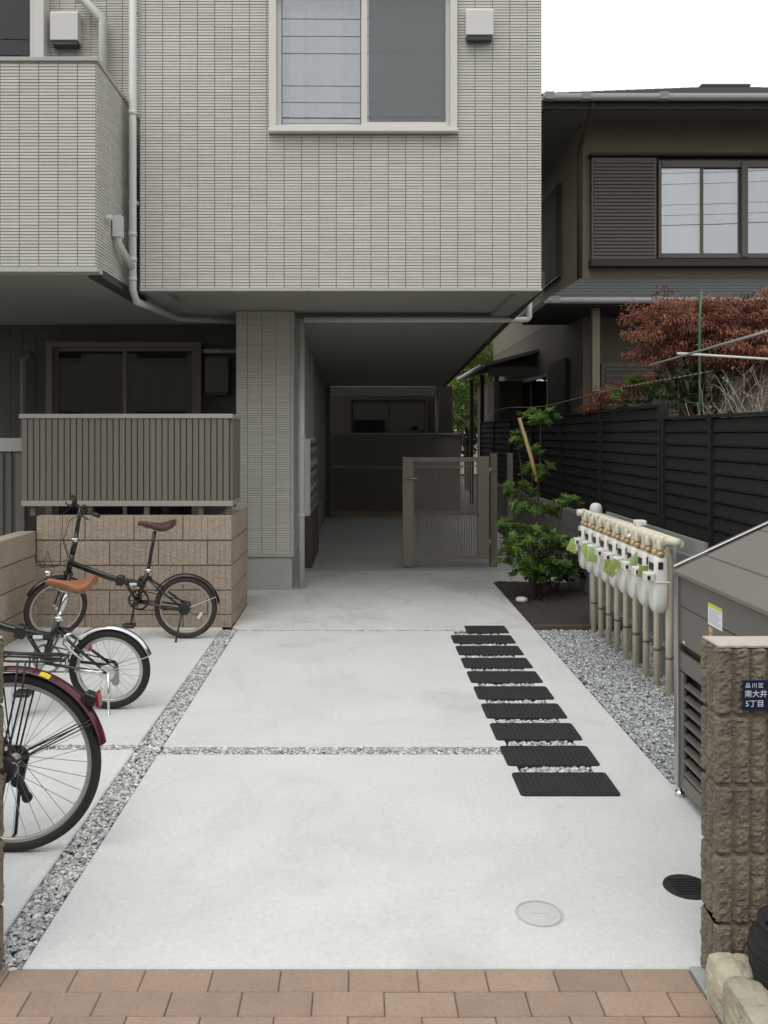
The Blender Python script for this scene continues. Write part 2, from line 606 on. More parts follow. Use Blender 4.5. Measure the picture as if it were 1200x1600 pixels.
def stones(name, m, regions, dens, size, z, label, seed):
    r = np.random.default_rng(seed)
    base = np.array([(1, 0, 0), (-1, 0, 0), (0, 1, 0), (0, -1, 0), (0, 0, 1), (0, 0, -1)], float)
    # a rough 14 faced pebble: octahedron with extra ring vertices
    base = np.vstack([base, np.array([(1, 1, 0.4), (-1, 1, -0.4), (-1, -1, 0.4), (1, -1, -0.4)]) * 0.66])
    fs = [(0, 6, 4), (6, 2, 4), (2, 7, 4), (7, 1, 4), (1, 8, 4), (8, 3, 4), (3, 9, 4), (9, 0, 4),
          (6, 0, 5), (2, 6, 5), (7, 2, 5), (1, 7, 5), (8, 1, 5), (3, 8, 5), (9, 3, 5), (0, 9, 5)]
    mb = MB()
    for (x0, x1, y0, y1) in regions:
        n = int((x1 - x0) * (y1 - y0) * dens)
        for _ in range(n):
            sz = size * r.uniform(0.6, 1.35)
            sc = np.array([r.uniform(0.7, 1.3), r.uniform(0.6, 1.0), r.uniform(0.45, 0.8)]) * sz
            v = base * r.uniform(0.75, 1.2, (10, 1)) * sc
            a, b2 = r.uniform(0, 6.28), r.uniform(-0.7, 0.7)
            ca, sa, cb, sb = math.cos(a), math.sin(a), math.cos(b2), math.sin(b2)
            rot = np.array([[ca, -sa, 0], [sa, ca, 0], [0, 0, 1]]) @ np.array([[1, 0, 0], [0, cb, -sb], [0, sb, cb]])
            v = v @ rot.T
            p = np.array([r.uniform(x0 + sz * .6, x1 - sz * .6), r.uniform(y0 + sz * .3, y1 - sz * .3), z + r.uniform(-0.006, 0.008)])
            t = r.choice([r.uniform(0.0, 0.35), r.uniform(0.35, 0.7), r.uniform(0.8, 1.0)], p=[0.34, 0.42, 0.24])
            mb.add(v + p, fs, tint=float(t))
    o = mb.build(name, m, tint=True, recalc=False)
    tag(o, label, 'gravel', kind='stuff')
    return o


stones('gravel', 'gravel', [(-1.133, -1.009, 2.57, 7.0), (-1.0, TX0, 4.266, 4.371), (-2.6, -1.13, 4.329, 4.401),
                            (-1.0, TX1, 6.938, 6.983)], 11500, 0.0092, -0.012,
       'pale grey crushed stone filling the joints between the driveway slabs', 3)
stones('gravel', 'gravel', [(TX0 + .002, TX1 - .002, 3.765 + .3425 * i_ + .244, 3.765 + .3425 * (i_ + 1) + .012) for i_ in range(9)], 9500, 0.0105, -0.012,
       'white crushed stone showing between the black stepping mats', 4)
stones('gravel', 'gravel_side', [(1.405, 2.2, 3.905, 6.99)], 6800, 0.0110, -0.012,
       'grey crushed stone bed under the row of gas meters', 5)

# planting bed
sb = MB()
nx, ny = 26, 60
for j in range(ny):
    for i in range(nx):
        x = lerp(1.402, 2.2, i / (nx - 1))
        y = lerp(7.03, 9.268, j / (ny - 1))
        sb.v.append((x, y, -0.02 + 0.05 * (noise.noise((x * 3, y * 3, 1)) * 0.5 + 0.3) * min(1, i / 3.0) + 0.02 * noise.noise((x * 14, y * 14, 4))))
for j in range(ny - 1):
    for i in range(nx - 1):
        sb.f.append((j * nx + i, j * nx + i + 1, (j + 1) * nx + i + 1, (j + 1) * nx + i))
        sb.sm.append(True); sb.t.append(.5)
tag(sb.build('planting_soil', 'soil'), kind='structure')
MB().box(1.402, 2.2, 6.992, 7.028, -0.06, 0.03).build('bed_edging', 'bark', bevel=0.004)
tag(bpy.data.objects['bed_edging'], 'dark wooden board edging the planting bed beside the gravel', 'edging')

# brick pavement at the street
pave = MB().box(-1.75, 0.968, 1.2, 2.553, -0.07, -0.008).build('pavement', 'paver_joint')
tag(pave, kind='structure')
pm = MB().box(-0.0988, 0.0988, -0.0508, 0.0508, -0.05, 0.0).mesh('brick', 'paver', bevel=0.003)
for r_ in range(9):
    yc = 2.553 - 0.052 - r_ * 0.104
    off = (-0.037 + 0.1) if r_ % 2 == 0 else -0.037
    for k in range(-9, 6):
        xc = off + k * 0.2
        if xc - 0.0975 < -1.75 or xc + 0.0975 > 0.975:
            continue
        piece('brick', pm, pave, (xc, yc, random.uniform(-0.0015, 0.0015)), (0, 0, random.uniform(-0.006, 0.006)))
    # cut brick at the kerb end
    last = off + 0.1 + math.floor((0.968 - off - 0.1 + 1e-6) / 0.2) * 0.2
    if 0.968 - last > 0.03:
        piece('brick', MB().box(last + 0.002, 0.966, yc - 0.0485, yc + 0.0485, -0.05, 0.0).mesh('cut_brick', 'paver', bevel=0.004), pave, (0, 0, 0))
kerb = MB().prism([(0.97, 1.2), (1.03, 1.2), (1.03, 2.30), (1.03, 2.44), (1.03, 2.5565), (0.969, 2.5565)], -0.07, 0.006).build('kerb', 'kerb', bevel=0.003)
tag(kerb, kind='structure')

# ================================================================ APARTMENT BUILDING
TP, TH = 0.1455, 0.0238     # tile pitch


def tiles(name, parent, p0, udir, width, height, normal, holes=(), m='tile', u_off=0.0):
    """small stacked tiles on a wall: p0 lower corner, udir horizontal unit vector"""
    p0, u, nrm = np.array(p0, float), np.array(udir, float), np.array(normal, float)
    z = np.array((0, 0, 1.0))
    mb = MB()
    us = [0.0]
    x = u_off if u_off > 0.02 else TP
    while x < width - 0.01:
        us.append(x)
        x += TP
    us.append(width)
    nv = int(math.ceil(height / TH))
    d = 0.008
    gx, gz, tp = 0.0028, 0.0017, 0.0012
    fs = [(4, 5, 6, 7), (0, 1, 5, 4), (1, 2, 6, 5), (2, 3, 7, 6), (3, 0, 4, 7)]
    for j in range(nv):
        v0, v1 = j * TH, min((j + 1) * TH, height)
        for i in range(len(us) - 1):
            a, b = us[i], us[i + 1]
            spans = [(a, b)]
            for (h0, h1, k0, k1) in holes:
                if v1 > k0 and v0 < k1:
                    out = []
                    for (s0, s1) in spans:
                        if s1 <= h0 or s0 >= h1:
                            out.append((s0, s1))
                        else:
                            if s0 < h0: out.append((s0, h0))
                            if s1 > h1: out.append((h1, s1))
                    spans = out
            for (s0, s1) in spans:
                if s1 - s0 < 0.012:
                    continue
                A = p0 + u * (s0 + gx) + z * (v0 + gz)
                B = p0 + u * (s1 - gx) + z * (v0 + gz)
                C = p0 + u * (s1 - gx) + z * (v1 - gz)
                D = p0 + u * (s0 + gx) + z * (v1 - gz)
                # face slightly tipped: lower edge proud of the upper one
                q = d + random.uniform(-0.0008, 0.0008)
                A2 = A + nrm * q + u * tp + z * tp
                B2 = B + nrm * q - u * tp * .6 + z * tp
                C2 = C + nrm * (q - 0.002) - u * tp * .6 - z * tp
                D2 = D + nrm * (q - 0.002) + u * tp * .6 - z * tp
                mb.add([A, B, C, D, A2, B2, C2, D2], fs, tint=random.random())
    o = mb.build(name, m, parent, tint=True, recalc=False)
    tag(o, kind='stuff')
    return o


bld = thing('apartment_building', 'pale grey tiled apartment building with an upper storey overhanging the passage', 'building')
YF, ZB, XR, XL = 7.25, 2.783, 1.509, -1.858
WX0, WX1, WZ0, WZ1 = -0.773, 0.80, 4.105, 5.34
TOP = 6.6
# front wall round the window opening
w = MB()
w.box(XL, WX0 + .03, YF, YF + 0.18, ZB, TOP)
w.box(WX1 - .03, XR, YF, YF + 0.18, ZB, TOP)
w.box(WX0 + .03, WX1 - .03, YF, YF + 0.18, ZB, WZ0 + .03)
w.box(WX0 + .03, WX1 - .03, YF, YF + 0.18, WZ1 - .03, TOP)
w.box(XR - 0.18, XR, YF + 0.18, 16.9, ZB, TOP)
w.box(XL, XL + 0.18, YF + 0.18, 8.0, ZB, TOP)
w.box(-6.0, XL + 0.18, 8.0, 8.2, ZB + 0.05, TOP)
w.box(XL, XR, YF, 17.0, TOP, TOP + 0.2)
w.box(-6, XL, 8.0, 17.0, TOP, TOP + 0.2)
w.box(XL + .18, XR - .18, 9.5, 9.6, ZB + .4, TOP)
w.build('wall', 'mortar', bld)
tiles('wall_tiles', bld, (XL, YF, ZB + 0.018), (1, 0, 0), XR - XL, TOP - ZB - 0.02, (0, -1, 0),
      holes=[(WX0 - XL - 0.0, WX1 - XL + 0.0, WZ0 - ZB - 0.02, WZ1 - ZB)], u_off=0.045)
MB().box(XL, XR + .004, YF - 0.012, YF + 0.03, ZB - 0.004, ZB + 0.016).build('base_trim', 'trim', bld, bevel=0.002)
tiles('wall_tiles', bld, (-3.0, 8.0, 4.3), (1, 0, 0), 1.142, 2.2, (0, -1, 0), u_off=0.06)
tiles('wall_tiles', bld, (XL, 8.0, ZB), (0, -1, 0), 0.74, TOP - ZB, (-1, 0, 0))
# soffits
s = MB()
s.box(XL + .01, XR - 0.01, YF + 0.03, 9.0, 2.83, 2.93)
s.box(-6.0, XL + 0.01, 8.01, 9.95, 2.83, 2.93)
s.box(XL + .01, -0.693, 9.0, 9.95, 2.831, 2.93)
s.build('soffit', 'soffit', bld)
MB().add([(-0.75, 9.0, 2.775), (1.565, 9.0, 2.775), (1.585, 16.85, 2.51), (-0.70, 16.85, 2.51),
          (-0.75, 9.0, 2.95), (1.565, 9.0, 2.95), (1.585, 16.85, 2.95), (-0.70, 16.85, 2.95)],
         [(0, 3, 2, 1), (4, 5, 6, 7), (0, 1, 5, 4), (1, 2, 6, 5), (2, 3, 7, 6), (3, 0, 4, 7)]).build('soffit', 'soffit', bld)
MB().box(-0.69, 1.50, 9.01 - 0.09, 9.0 - 0.004, 2.79, 2.828).build('soffit_trim', 'soffit_dark', bld)
# edge strip along the right side of the soffit
MB().add([(1.505, 7.29, 2.80), (1.545, 7.29, 2.80), (1.625, 16.85, 2.49), (1.588, 16.85, 2.49),
          (1.505, 7.29, 2.95), (1.545, 7.29, 2.95), (1.625, 16.85, 2.95), (1.588, 16.85, 2.95)],
         [(0, 3, 2, 1), (4, 5, 6, 7), (0, 1, 5, 4), (1, 2, 6, 5), (2, 3, 7, 6), (3, 0, 4, 7)]).build('soffit_trim', 'trim_dark', bld)
# ground floor walls: pillar, recess, passage side
PX0, PX1, PY = -1.27, -0.693, 8.74
gw = MB()
gw.box(PX0, PX1, PY, 9.9, 0.34, 2.829)
gw.box(PX0 - .001, PX1 - .001, 9.9, 16.9, 0.34, 2.829)
gw.build('wall', 'mortar', bld)
MB().box(PX0 + .012, PX1 - 0.012, PY + 0.012, 16.88, -0.05, 0.338).build('wall_base', 'concrete_base', bld, bevel=0.004)
MB().box(PX0 - .006, PX1 + 0.006, PY - 0.014, 16.9, 0.340, 0.362).build('base_trim', 'trim', bld, bevel=0.002)
tiles('pillar_tiles', bld, (PX0, PY, 0.364), (1, 0, 0), PX1 - PX0, 2.82 - 0.364, (0, -1, 0), u_off=0.115)
tiles('pillar_tiles', bld, (PX1, PY, 0.364), (0, 1, 0), 3.6, 2.82 - 0.364, (1, 0, 0))
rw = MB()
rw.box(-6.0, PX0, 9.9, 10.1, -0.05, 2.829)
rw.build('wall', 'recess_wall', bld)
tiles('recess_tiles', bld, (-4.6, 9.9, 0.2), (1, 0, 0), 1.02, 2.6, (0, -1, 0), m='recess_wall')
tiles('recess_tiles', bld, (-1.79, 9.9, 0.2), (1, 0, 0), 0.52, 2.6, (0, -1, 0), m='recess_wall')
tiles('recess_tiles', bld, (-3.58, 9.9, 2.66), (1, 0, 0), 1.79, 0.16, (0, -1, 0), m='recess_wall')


def sash_window(parent, x0, x1, z0, z1, y, fr, m_frame, m_glass, proud=0.03, split=None, back=None, back_y=0.12, screen=None,
                m_back='curtain', sill=False):
    """sliding window in the plane y (camera side is -y); parts named frame, sash, pane"""
    win = MB()
    f = fr
    yo = y - proud
    win.box(x0, x0 + f, yo, y + 0.1, z0, z1).box(x1 - f, x1, yo, y + 0.1, z0, z1)
    win.box(x0 + f, x1 - f, yo, y + 0.1, z0, z0 + f * 0.8).box(x0 + f, x1 - f, yo, y + 0.1, z1 - f * 0.8, z1)
    wo_ = win.build('window', m_frame, parent, bevel=0.003)
    xs = split or [x0 + f, (x0 + x1) / 2, x1 - f]
    sw = f * 0.62
    for i in range(len(xs) - 1):
        a, b = xs[i], xs[i + 1]
        yy = y + (0.035 if i % 2 == 0 else 0.005)
        a2 = a - (sw / 2 if i > 0 else 0)
        b2 = b + (sw / 2 if i < len(xs) - 2 else 0)
        zb, zt = z0 + f * 0.8, z1 - f * 0.8
        sm = MB()
        sm.box(a2, a2 + sw, yy, yy + 0.025, zb, zt).box(b2 - sw, b2, yy, yy + 0.025, zb, zt)
        sm.box(a2 + sw, b2 - sw, yy, yy + 0.025, zb, zb + sw * 1.05).box(a2 + sw, b2 - sw, yy, yy + 0.025, zt - sw, zt)
        sm.build('sash', m_frame, wo_, bevel=0.002)
        MB().box(a2 + sw - .004, b2 - sw + .004, yy + 0.010, yy + 0.014, zb + sw - .004, zt - sw + .004).build('pane', m_glass, wo_)
        sl = MB()
        e = 0.006
        X0, X1, Z0_, Z1_ = a2 + sw, b2 - sw, zb + sw * 1.05, zt - sw
        sl.box(X0, X0 + e, yy + 0.004, yy + 0.009, Z0_, Z1_).box(X1 - e, X1, yy + 0.004, yy + 0.009, Z0_, Z1_)
        sl.box(X0 + e, X1 - e, yy + 0.004, yy + 0.009, Z0_, Z0_ + e).box(X0 + e, X1 - e, yy + 0.004, yy + 0.009, Z1_ - e, Z1_)
        sl.build('seal', 'rubber_seal', wo_)
    return wo_


def curtain(parent, x0, x1, z0, z1, y, m, waves=9, amp=0.02, seed=1):
    n = 90
    r = random.Random(seed)
    ph = [r.uniform(0, 6.28) for _ in range(4)]
    mb = MB()
    for i in range(n + 1):
        t = i / n
        x = lerp(x0, x1, t)
        d = amp * (math.sin(t * waves * 6.28 + ph[0]) + 0.5 * math.sin(t * waves * 2.7 * 6.28 / 1.7 + ph[1]) + 0.8 * math.sin(t * 2.2 * 6.28 + ph[2]))
        mb.v += [(x, y + d, z0), (x, y + d * 0.7, z1)]
    for i in range(n):
        mb.f.append((2 * i, 2 * i + 2, 2 * i + 3, 2 * i + 1)); mb.sm.append(True); mb.t.append(.5)
    return mb.build('curtain', m, parent)


# upper window: main frame, deep sill, curtains and an insect screen over the right sash
uw = sash_window(bld, WX0, WX1, WZ0, WZ1, YF, 0.06, 'alu', 'glass', proud=0.05,
                 split=[WX0 + 0.06, 0.013, WX1 - 0.06])
uw['label'] = 'wide aluminium sliding window with white curtains'
curtain(uw, WX0 + 0.03, WX1 - 0.03, WZ0 + 0.02, WZ1, YF + 0.17, 'curtain', 7, 0.028, 3)
MB().box(0.06, WX1 - 0.10, YF - 0.014, YF - 0.011, WZ0 + 0.09, WZ1 - 0.08).build('insect_screen', 'bug_screen', uw)
MB().box(0.0, 0.045, YF - 0.022, YF - 0.004, WZ0 + .055, WZ1 - .06).build('sash', 'alu', uw, bevel=0.002)
MB().box(0.045, WX1 - .075, YF - 0.022, YF - 0.004, WZ0 + .055, WZ0 + .085).build('sash', 'alu', uw, bevel=0.002)
MB().box(WX0 - 0.004, WX1 + 0.004, YF - 0.075, YF - 0.006, WZ0 - 0.012, WZ0 + 0.012).build('sill', 'alu', uw, bevel=0.003)
# room behind
MB().box(WX0 - .3, WX1 + .3, 9.3, 9.35, 3.3, TOP).build('room_wall', 'curtain_grey', bld)


def vent_hood(parent, x0, x1, z0, z1, y, d=0.09, m='alu'):
    h = MB()
    h.prism([(y - 0.004, z1), (y - d * 0.85, z1), (y - d, z1 - 0.02), (y - d, z0), (y - 0.004, z0)], x0, x1, 'x')
    o = h.build('vent_hood', m, parent, bevel=0.004)
    MB().box(x0 + 0.012, x1 - 0.012, y - d + 0.012, y - 0.01, z0 - 0.035, z0 - 0.001).build('vent_grille', 'trim_dark', o)
    return o


vent_hood(bld, (728 - 565) / 1350 * 7.17, (771 - 565) / 1350 * 7.17, 1.58 + (678 - 55) / 1350 * 7.17, 1.58 + (678 - 13) / 1350 * 7.17, YF - 0.006, 0.085)

# upper left balcony
BX, BY, BZ0, BZ1 = -1.998, 6.50, 2.81, 4.375
b = MB()
b.box(-6, BX, BY, BY + 0.12, BZ0, BZ1).box(BX - 0.12, BX, BY + 0.12, 8.0, BZ0, BZ1)
bal = b.build('balcony', 'mortar', bld)
MB().box(-6, BX - .12, BY + .12, 8.0, BZ0 + 0.05, BZ0 + 0.25).build('balcony_floor', 'soffit_dark', bal)
tiles('balcony_tiles', bal, (-3.3, BY, BZ0 + 0.03), (1, 0, 0), 3.3 + BX, BZ1 - BZ0 - 0.03, (0, -1, 0), u_off=0.02)
tiles('balcony_tiles', bal, (BX, BY, BZ0 + 0.03), (0, 1, 0), 1.5, BZ1 - BZ0 - 0.03, (1, 0, 0))
cp = MB()
cp.box(-6, BX + 0.018, BY - 0.022, BY + 0.14, BZ1 + 0.002, BZ1 + 0.035).box(BX - 0.14, BX + 0.018, BY + 0.14, 8.0, BZ1 + 0.002, BZ1 + 0.035)
cp.build('coping', 'alu_dim', bal, bevel=0.004)
tr = MB()
tr.box(-6, BX + 0.012, BY - 0.012, BY + 0.13, BZ0 - 0.012, BZ0 + 0.026)
tr.build('base_trim', 'trim', bal, bevel=0.002)
MB().box(BX - 0.10, BX + 0.010, BY + 0.135, 7.99, BZ0 - 0.03, BZ0 + 0.024).build('base_trim', 'trim_dark', bal)
MB().box(-6, BX - 0.10, BY + 0.132, 8.01, BZ0 + 0.0, BZ0 + 0.045).build('soffit', 'soffit', bal)
# recessed wall above the balcony: window, vent, duct
lw = sash_window(bld, -4.6, -2.885, 4.55, 6.2, 7.89, 0.09, 'alu', 'glass_dark', proud=0.05)
MB().box(-4.5, -2.98, 7.985, 7.995, 4.6, 6.1).build('room_shade', 'room_dark', lw)
vent_hood(bld, -2.84, -2.585, 5.17, 5.44, 7.99, 0.12)
MB().tube([(-2.60, 7.9, 5.56), (-2.55, 7.9, 5.55), (-2.37, 7.9, 5.38), (-2.365, 7.9, 5.33), (-2.365, 7.9, 4.2)], 0.04, 12).build('drain_pipe', 'pipe_white', bld)

# downpipe on the left of the facade
dp = MB()
dx, dy = -1.905, 7.19
dp.tube([(dx, dy, TOP), (dx, dy, 2.78), (dx + .02, dy + .05, 2.69), (dx + .05, dy + .3, 2.69), (-1.93, 8.6, 2.77), (-1.90, 9.0, 2.78), (PX0 - .01, 9.2, 2.78)], 0.031, 12)
dpo = dp.build('downpipe', 'pipe_white', bld)
for zc in (4.25, 3.24, 3.03, 2.87):
    MB().lathe([(0.035, -0.018), (0.036, 0), (0.035, 0.018)], (dx, dy, zc), 12).build('pipe_collar', 'pipe_white', dpo)
for zc in (5.1, 3.5):
    MB().box(dx - .036, dx + .036, dy + .0, YF + .01, zc, zc + .02).build('pipe_bracket', 'pipe_white', dpo)
# overflow branch from the balcony
br = MB()
br.tube([(BX - .02, 6.72, 3.26), (BX + 0.06, 6.72, 3.26)], 0.024, 10)
br.box(BX + 0.02, BX + 0.085, 6.86, 6.95, 3.15, 3.32)
br.tube([(BX + .055, 6.90, 3.2), (BX + .055, 6.905, 3.11), (dx, dy - .02, 2.96)], 0.027, 10)
br.build('overflow_pipe', 'pipe_white', bld)
# pipe at the right of the pillar and along the soffit
pp = MB()
px_, py_ = -0.618, 8.86
pp.tube([(px_, py_, -0.0), (px_, py_, 2.74)], 0.034, 14)
ppo = pp.build('downpipe', 'pipe_white', bld)
for zc in (1.55, 0.75):
    MB().lathe([(0.039, -0.02), (0.040, 0), (0.039, 0.02)], (px_, py_, zc), 14).build('pipe_collar', 'pipe_white', ppo)
MB().tube([(px_ + .03, py_ - .02, 2.748), (1.60, 8.84, 2.748), (1.70, 8.84, 2.752), (1.715, 8.84, 2.77), (1.715, 8.84, 3.0), (1.69, 8.84, 3.06), (1.56, 8.84, 3.2)], 0.029, 12).build('soffit_pipe', 'pipe_white', bld)

# ground floor window in the recess
gwz = sash_window(bld, -3.56, -1.81, 0.3, 2.62, 9.79, 0.07, 'railing', 'glass_dark', proud=0.05)
MB().box(-3.5, -1.87, 9.880, 9.892, 0.35, 2.58).build('room_shade', 'room_dark', gwz)
curtain(gwz, -2.62, -1.9, 0.35, 2.5, 9.868, 'brown_panel', 6, 0.004, 9)
vent_hood(bld, -1.76, -1.50, 2.05, 2.46, 9.88, 0.16, 'recess_wall')
MB().tube([(-3.83, 9.8, 0.12), (-3.83, 9.8, 2.42), (-3.75, 9.8, 2.5)], 0.04, 10).build('downpipe', 'railing', bld)
MB().tube([(-1.8, 9.8, 2.52), (-1.28, 9.8, 2.52)], 0.03, 8).build('drain_pipe', 'alu_dim', bld)

# rear of the passage
MB().box(-0.60, 1.52, 16.86, 17.05, 2.335, 2.505).build('rear_beam', 'alu', bld, bevel=0.004)
rr = MB().box(-0.75, 1.93, 18.4, 18.6, -0.05, 2.6).build('wall', 'rear_wall', bld)
rwz = sash_window(bld, -0.28, 1.42, 1.0, 2.34, 18.29, 0.06, 'rear_wall', 'glass_dark', proud=0.03)
MB().box(-.25, 1.38, 18.392, 18.398, 1.05, 2.28).build('room_shade', 'room_dark', rwz)
MB().tube([(1.47, 16.8, 1.57), (1.47, 16.8, 2.6)], 0.035, 8).build('rear_post', 'alu_dim', bld)
MB().box(-0.72, -0.61, 16.6, 16.85, 0.0, 2.52).build('wall', 'recess_wall', bld)
rp = MB().box(-0.64, 1.94, 16.92, 17.02, 0.0, 0.90).build('rear_parapet', 'rear_brown', bld)
MB().box(-0.66, 1.95, 16.86, 17.04, 0.905, 0.945).build('rear_parapet_rail', 'railing_cap', rp)
for k in range(4):
    MB().box(-0.64, 1.94, 16.93, 17.01, 0.950 + k * .153, 0.950 + k * .153 + .146).build('board', 'rear_panel', rp)
for k in range(6):
    MB().box(-0.64, 1.94, 16.905, 16.919, 0.08 + k * .137, 0.08 + k * .137 + .130).build('board', 'rear_brown', rp)
MB().box(-0.66, 1.95, 16.88, 17.04, 1.562, 1.60).build('rear_parapet_cap', 'railing_cap', rp)
MB().box(-0.64, 1.94, 16.80, 16.915, 0.0, 0.075).build('rear_step', 'terracotta_step', bld, bevel=0.005)

# ---------------------------------------------------------------- letterboxes
mbx = thing('letterbox_bank', 'white bank of letterboxes on the left wall of the dark passage', 'letterbox', (-0.6, 10.2, 0))
O = (-0.6, 10.2, 0)
MB().box(-0.676, -0.615, 10.2, 11.75, 0.61, 1.525).build('cabinet', 'mail_white', mbx, O, bevel=0.004)
for i in range(3):
    for j in range(3):
        y0 = 10.23 + i * 0.505
        z0 = 0.635 + j * 0.298
        d = MB().box(-0.6145, -0.605, y0, y0 + 0.49, z0, z0 + 0.28).build('letterbox_door', 'mail_door', mbx, O, bevel=0.002)
        MB().box(-0.6047, -0.602, y0 + 0.06, y0 + 0.43, z0 + 0.19, z0 + 0.235).build('letter_slot', 'dark_slot', d, O)
        MB().box(-0.6047, -0.598, y0 + 0.19, y0 + 0.30, z0 + 0.05, z0 + 0.12).build('name_plate', 'dark_slot', d, O)
lp = MB().box(-0.675, -0.585, 10.18, 11.8, 0.0, 0.605).build('panel', 'brown_panel', mbx, O, bevel=0.004)
MB().box(-0.675, -0.60, 11.82, 11.90, 0.0, 1.40).build('end_post', 'gate', mbx, O, bevel=0.004)

# ---------------------------------------------------------------- gate
gy = 10.18
gx0, gx1 = (629 - 565) / 1350 * gy, (764 - 565) / 1350 * gy
gate = thing('passage_gate', 'grey brown metal gate with fine vertical bars across the passage', 'gate', ((gx0 + gx1) / 2, gy, 0))
O = tuple(gate.location)
gt = 1.58 - (714 - 678) / 1350 * gy
MB().box(gx0, gx0 + 0.13, gy - .02, gy + 0.03, 0.015, gt).build('stile', 'gate', gate, O, bevel=0.004)
MB().box(gx1 - 0.135, gx1, gy - .02, gy + 0.03, 0.11, gt + .005).build('stile', 'gate', gate, O, bevel=0.004)
MB().box(gx0 + .131, gx1 - .136, gy - .014, gy + 0.024, gt - 0.055, gt - 0.005).build('rail', 'gate', gate, O, bevel=0.003)
MB().box(gx0 + .131, gx1 - .136, gy - .014, gy + 0.024, 0.11, 0.15).build('rail', 'gate', gate, O, bevel=0.003)
MB().box(gx0 + .131, gx1 - .136, gy + .0, gy + 0.018, gt - 0.115, gt - 0.10).build('rail', 'gate', gate, O)
nb = 27
barm = MB().box(-0.0055, 0.0055, -0.006, 0.006, 0.15, gt - 0.055).mesh('gate_bar', 'gate')
for i in range(nb):
    x = lerp(gx0 + 0.145, gx1 - 0.15, i / (nb - 1))
    piece('gate_bar', barm, gate, (x - O[0], -0.006, 0))
MB().tube([(gx0 + .03, gy - .045, 1.055), (gx0 + .17, gy - .045, 1.055)], 0.011, 8).build('handle', 'steel', gate, O)
MB().tube([(gx0 + .035, gy - .045, 1.055), (gx0 + .035, gy - .015, 1.055)], 0.014, 8).build('latch', 'steel', gate, O)
for zc in (0.25, 1.1):
    MB().tube([(gx1 + .012, gy, zc), (gx1 + .012, gy, zc + .08)], 0.012, 8).build('hinge', 'steel', gate, O)
for x0p, x1p, yy, lab in ((766, 777, 10.25, 'brown square post that the gate hangs on'), (793, 801.5, 10.5, 'thin brown square post half hidden behind the leafy shrub')):
    xa, xb = (x0p - 565) / 1350 * yy, (x1p - 565) / 1350 * yy
    p = MB().box(xa, xb, yy, yy + 0.085, 0.0, 1.335).box(xa - .003, xb + .003, yy - .003, yy + 0.088, 1.336, 1.346)
    tag(p.build('gate_post', 'gate_post', bevel=0.003), lab, 'post', 'posts beside the gate')

# ================================================================ BLOCK WALLS AND RAILINGS
def rib_profile(L, t, ribs, gd=0.0032, gw=0.006):
    """closed outline of a block with grooves on its long front (y=0) side"""
    pts = []
    w_ = L / ribs
    for i in range(ribs):
        a, b_ = i * w_, (i + 1) * w_
        pts += [(a + gw * .35, 0.0), (b_ - gw * .35, 0.0)]
        if i < ribs - 1:
            pts += [(b_ - gw * .2, gd), (b_ + gw * .2, gd)]
    pts[0] = (0.003, 0.0)
    pts[-1] = (L - 0.003, 0.0)
    pts = [(0, 0.003)] + pts + [(L, 0.003), (L, t), (0, t)]
    return pts


def block_mesh(name, L, t, h, ribs, m):
    return MB().prism(rib_profile(L, t, ribs), 0.0, h).mesh(name, m)


# wall under the railing (front face y = 7.06)
lwall = thing('block_wall', 'low tan ribbed block wall carrying the brown railing', 'wall', (-1.06, 7.06, 0))
FULL = {}
for h in (0.191, 0.10):
    FULL[h] = (block_mesh('block', 0.391, 0.14, h, 8, 'block_tan'), block_mesh('half_block', 0.191, 0.14, h, 4, 'block_tan'))
courses = [(0.0, 0.10), (0.108, 0.191), (0.309, 0.191), (0.511, 0.191), (0.717, 0.191)]
Xs, Xe = -2.656, -1.056
for ci, (z, h) in enumerate(courses):
    x = Xs
    if ci % 2:
        piece('block', FULL[h][1], lwall, (x + 1.06, 0, z))
        x += 0.2
    while x < Xe - 0.05:
        if Xe - x > 0.39:
            piece('block', FULL[h][0], lwall, (x + 1.06, 0, z)); x += 0.4
        else:
            piece('block', FULL[h][1], lwall, (x + 1.06, 0, z)); x += 0.2
    # side return, front of the blocks faces +x
    y = 7.06 + 0.145
    while y < 7.95:
        piece('block', FULL[h][0], lwall, (-1.058 + 1.06, y - 7.06, z), (0, 0, R(90))); y += 0.4
jm = MB().box(Xs, Xe - 0.012, 7.06 + .012, 7.06 + .13, 0.0, 0.905).box(-1.18, -1.068, 7.19, 7.99, 0.0, 0.905)
jm.build('mortar_joint', 'block_joint', lwall, tuple(lwall.location))
# left boundary wall, ribbed side facing +x
swall = thing('block_wall', 'low tan block wall along the left edge of the cycle park', 'wall', (-2.66, 3.06, 0))
for ci, (z, h) in enumerate([(-0.01, 0.191), (0.192, 0.191), (0.394, 0.191), (0.596, 0.191)]):
    y = 3.06 + (0.2 if ci % 2 else 0.0)
    while y < 7.04:
        Lr = 7.055 - y
        if Lr >= 0.39:
            piece('block', FULL[h][0], swall, (0, y - 3.06, z), (0, 0, R(90))); y += 0.4
        else:
            piece('block', FULL[h][1], swall, (0, y - 3.06, z), (0, 0, R(90))); y += 0.2
MB().box(-2.79, -2.672, 3.08, 7.05, 0, 0.776).build('mortar_joint', 'block_joint', swall, tuple(swall.location))

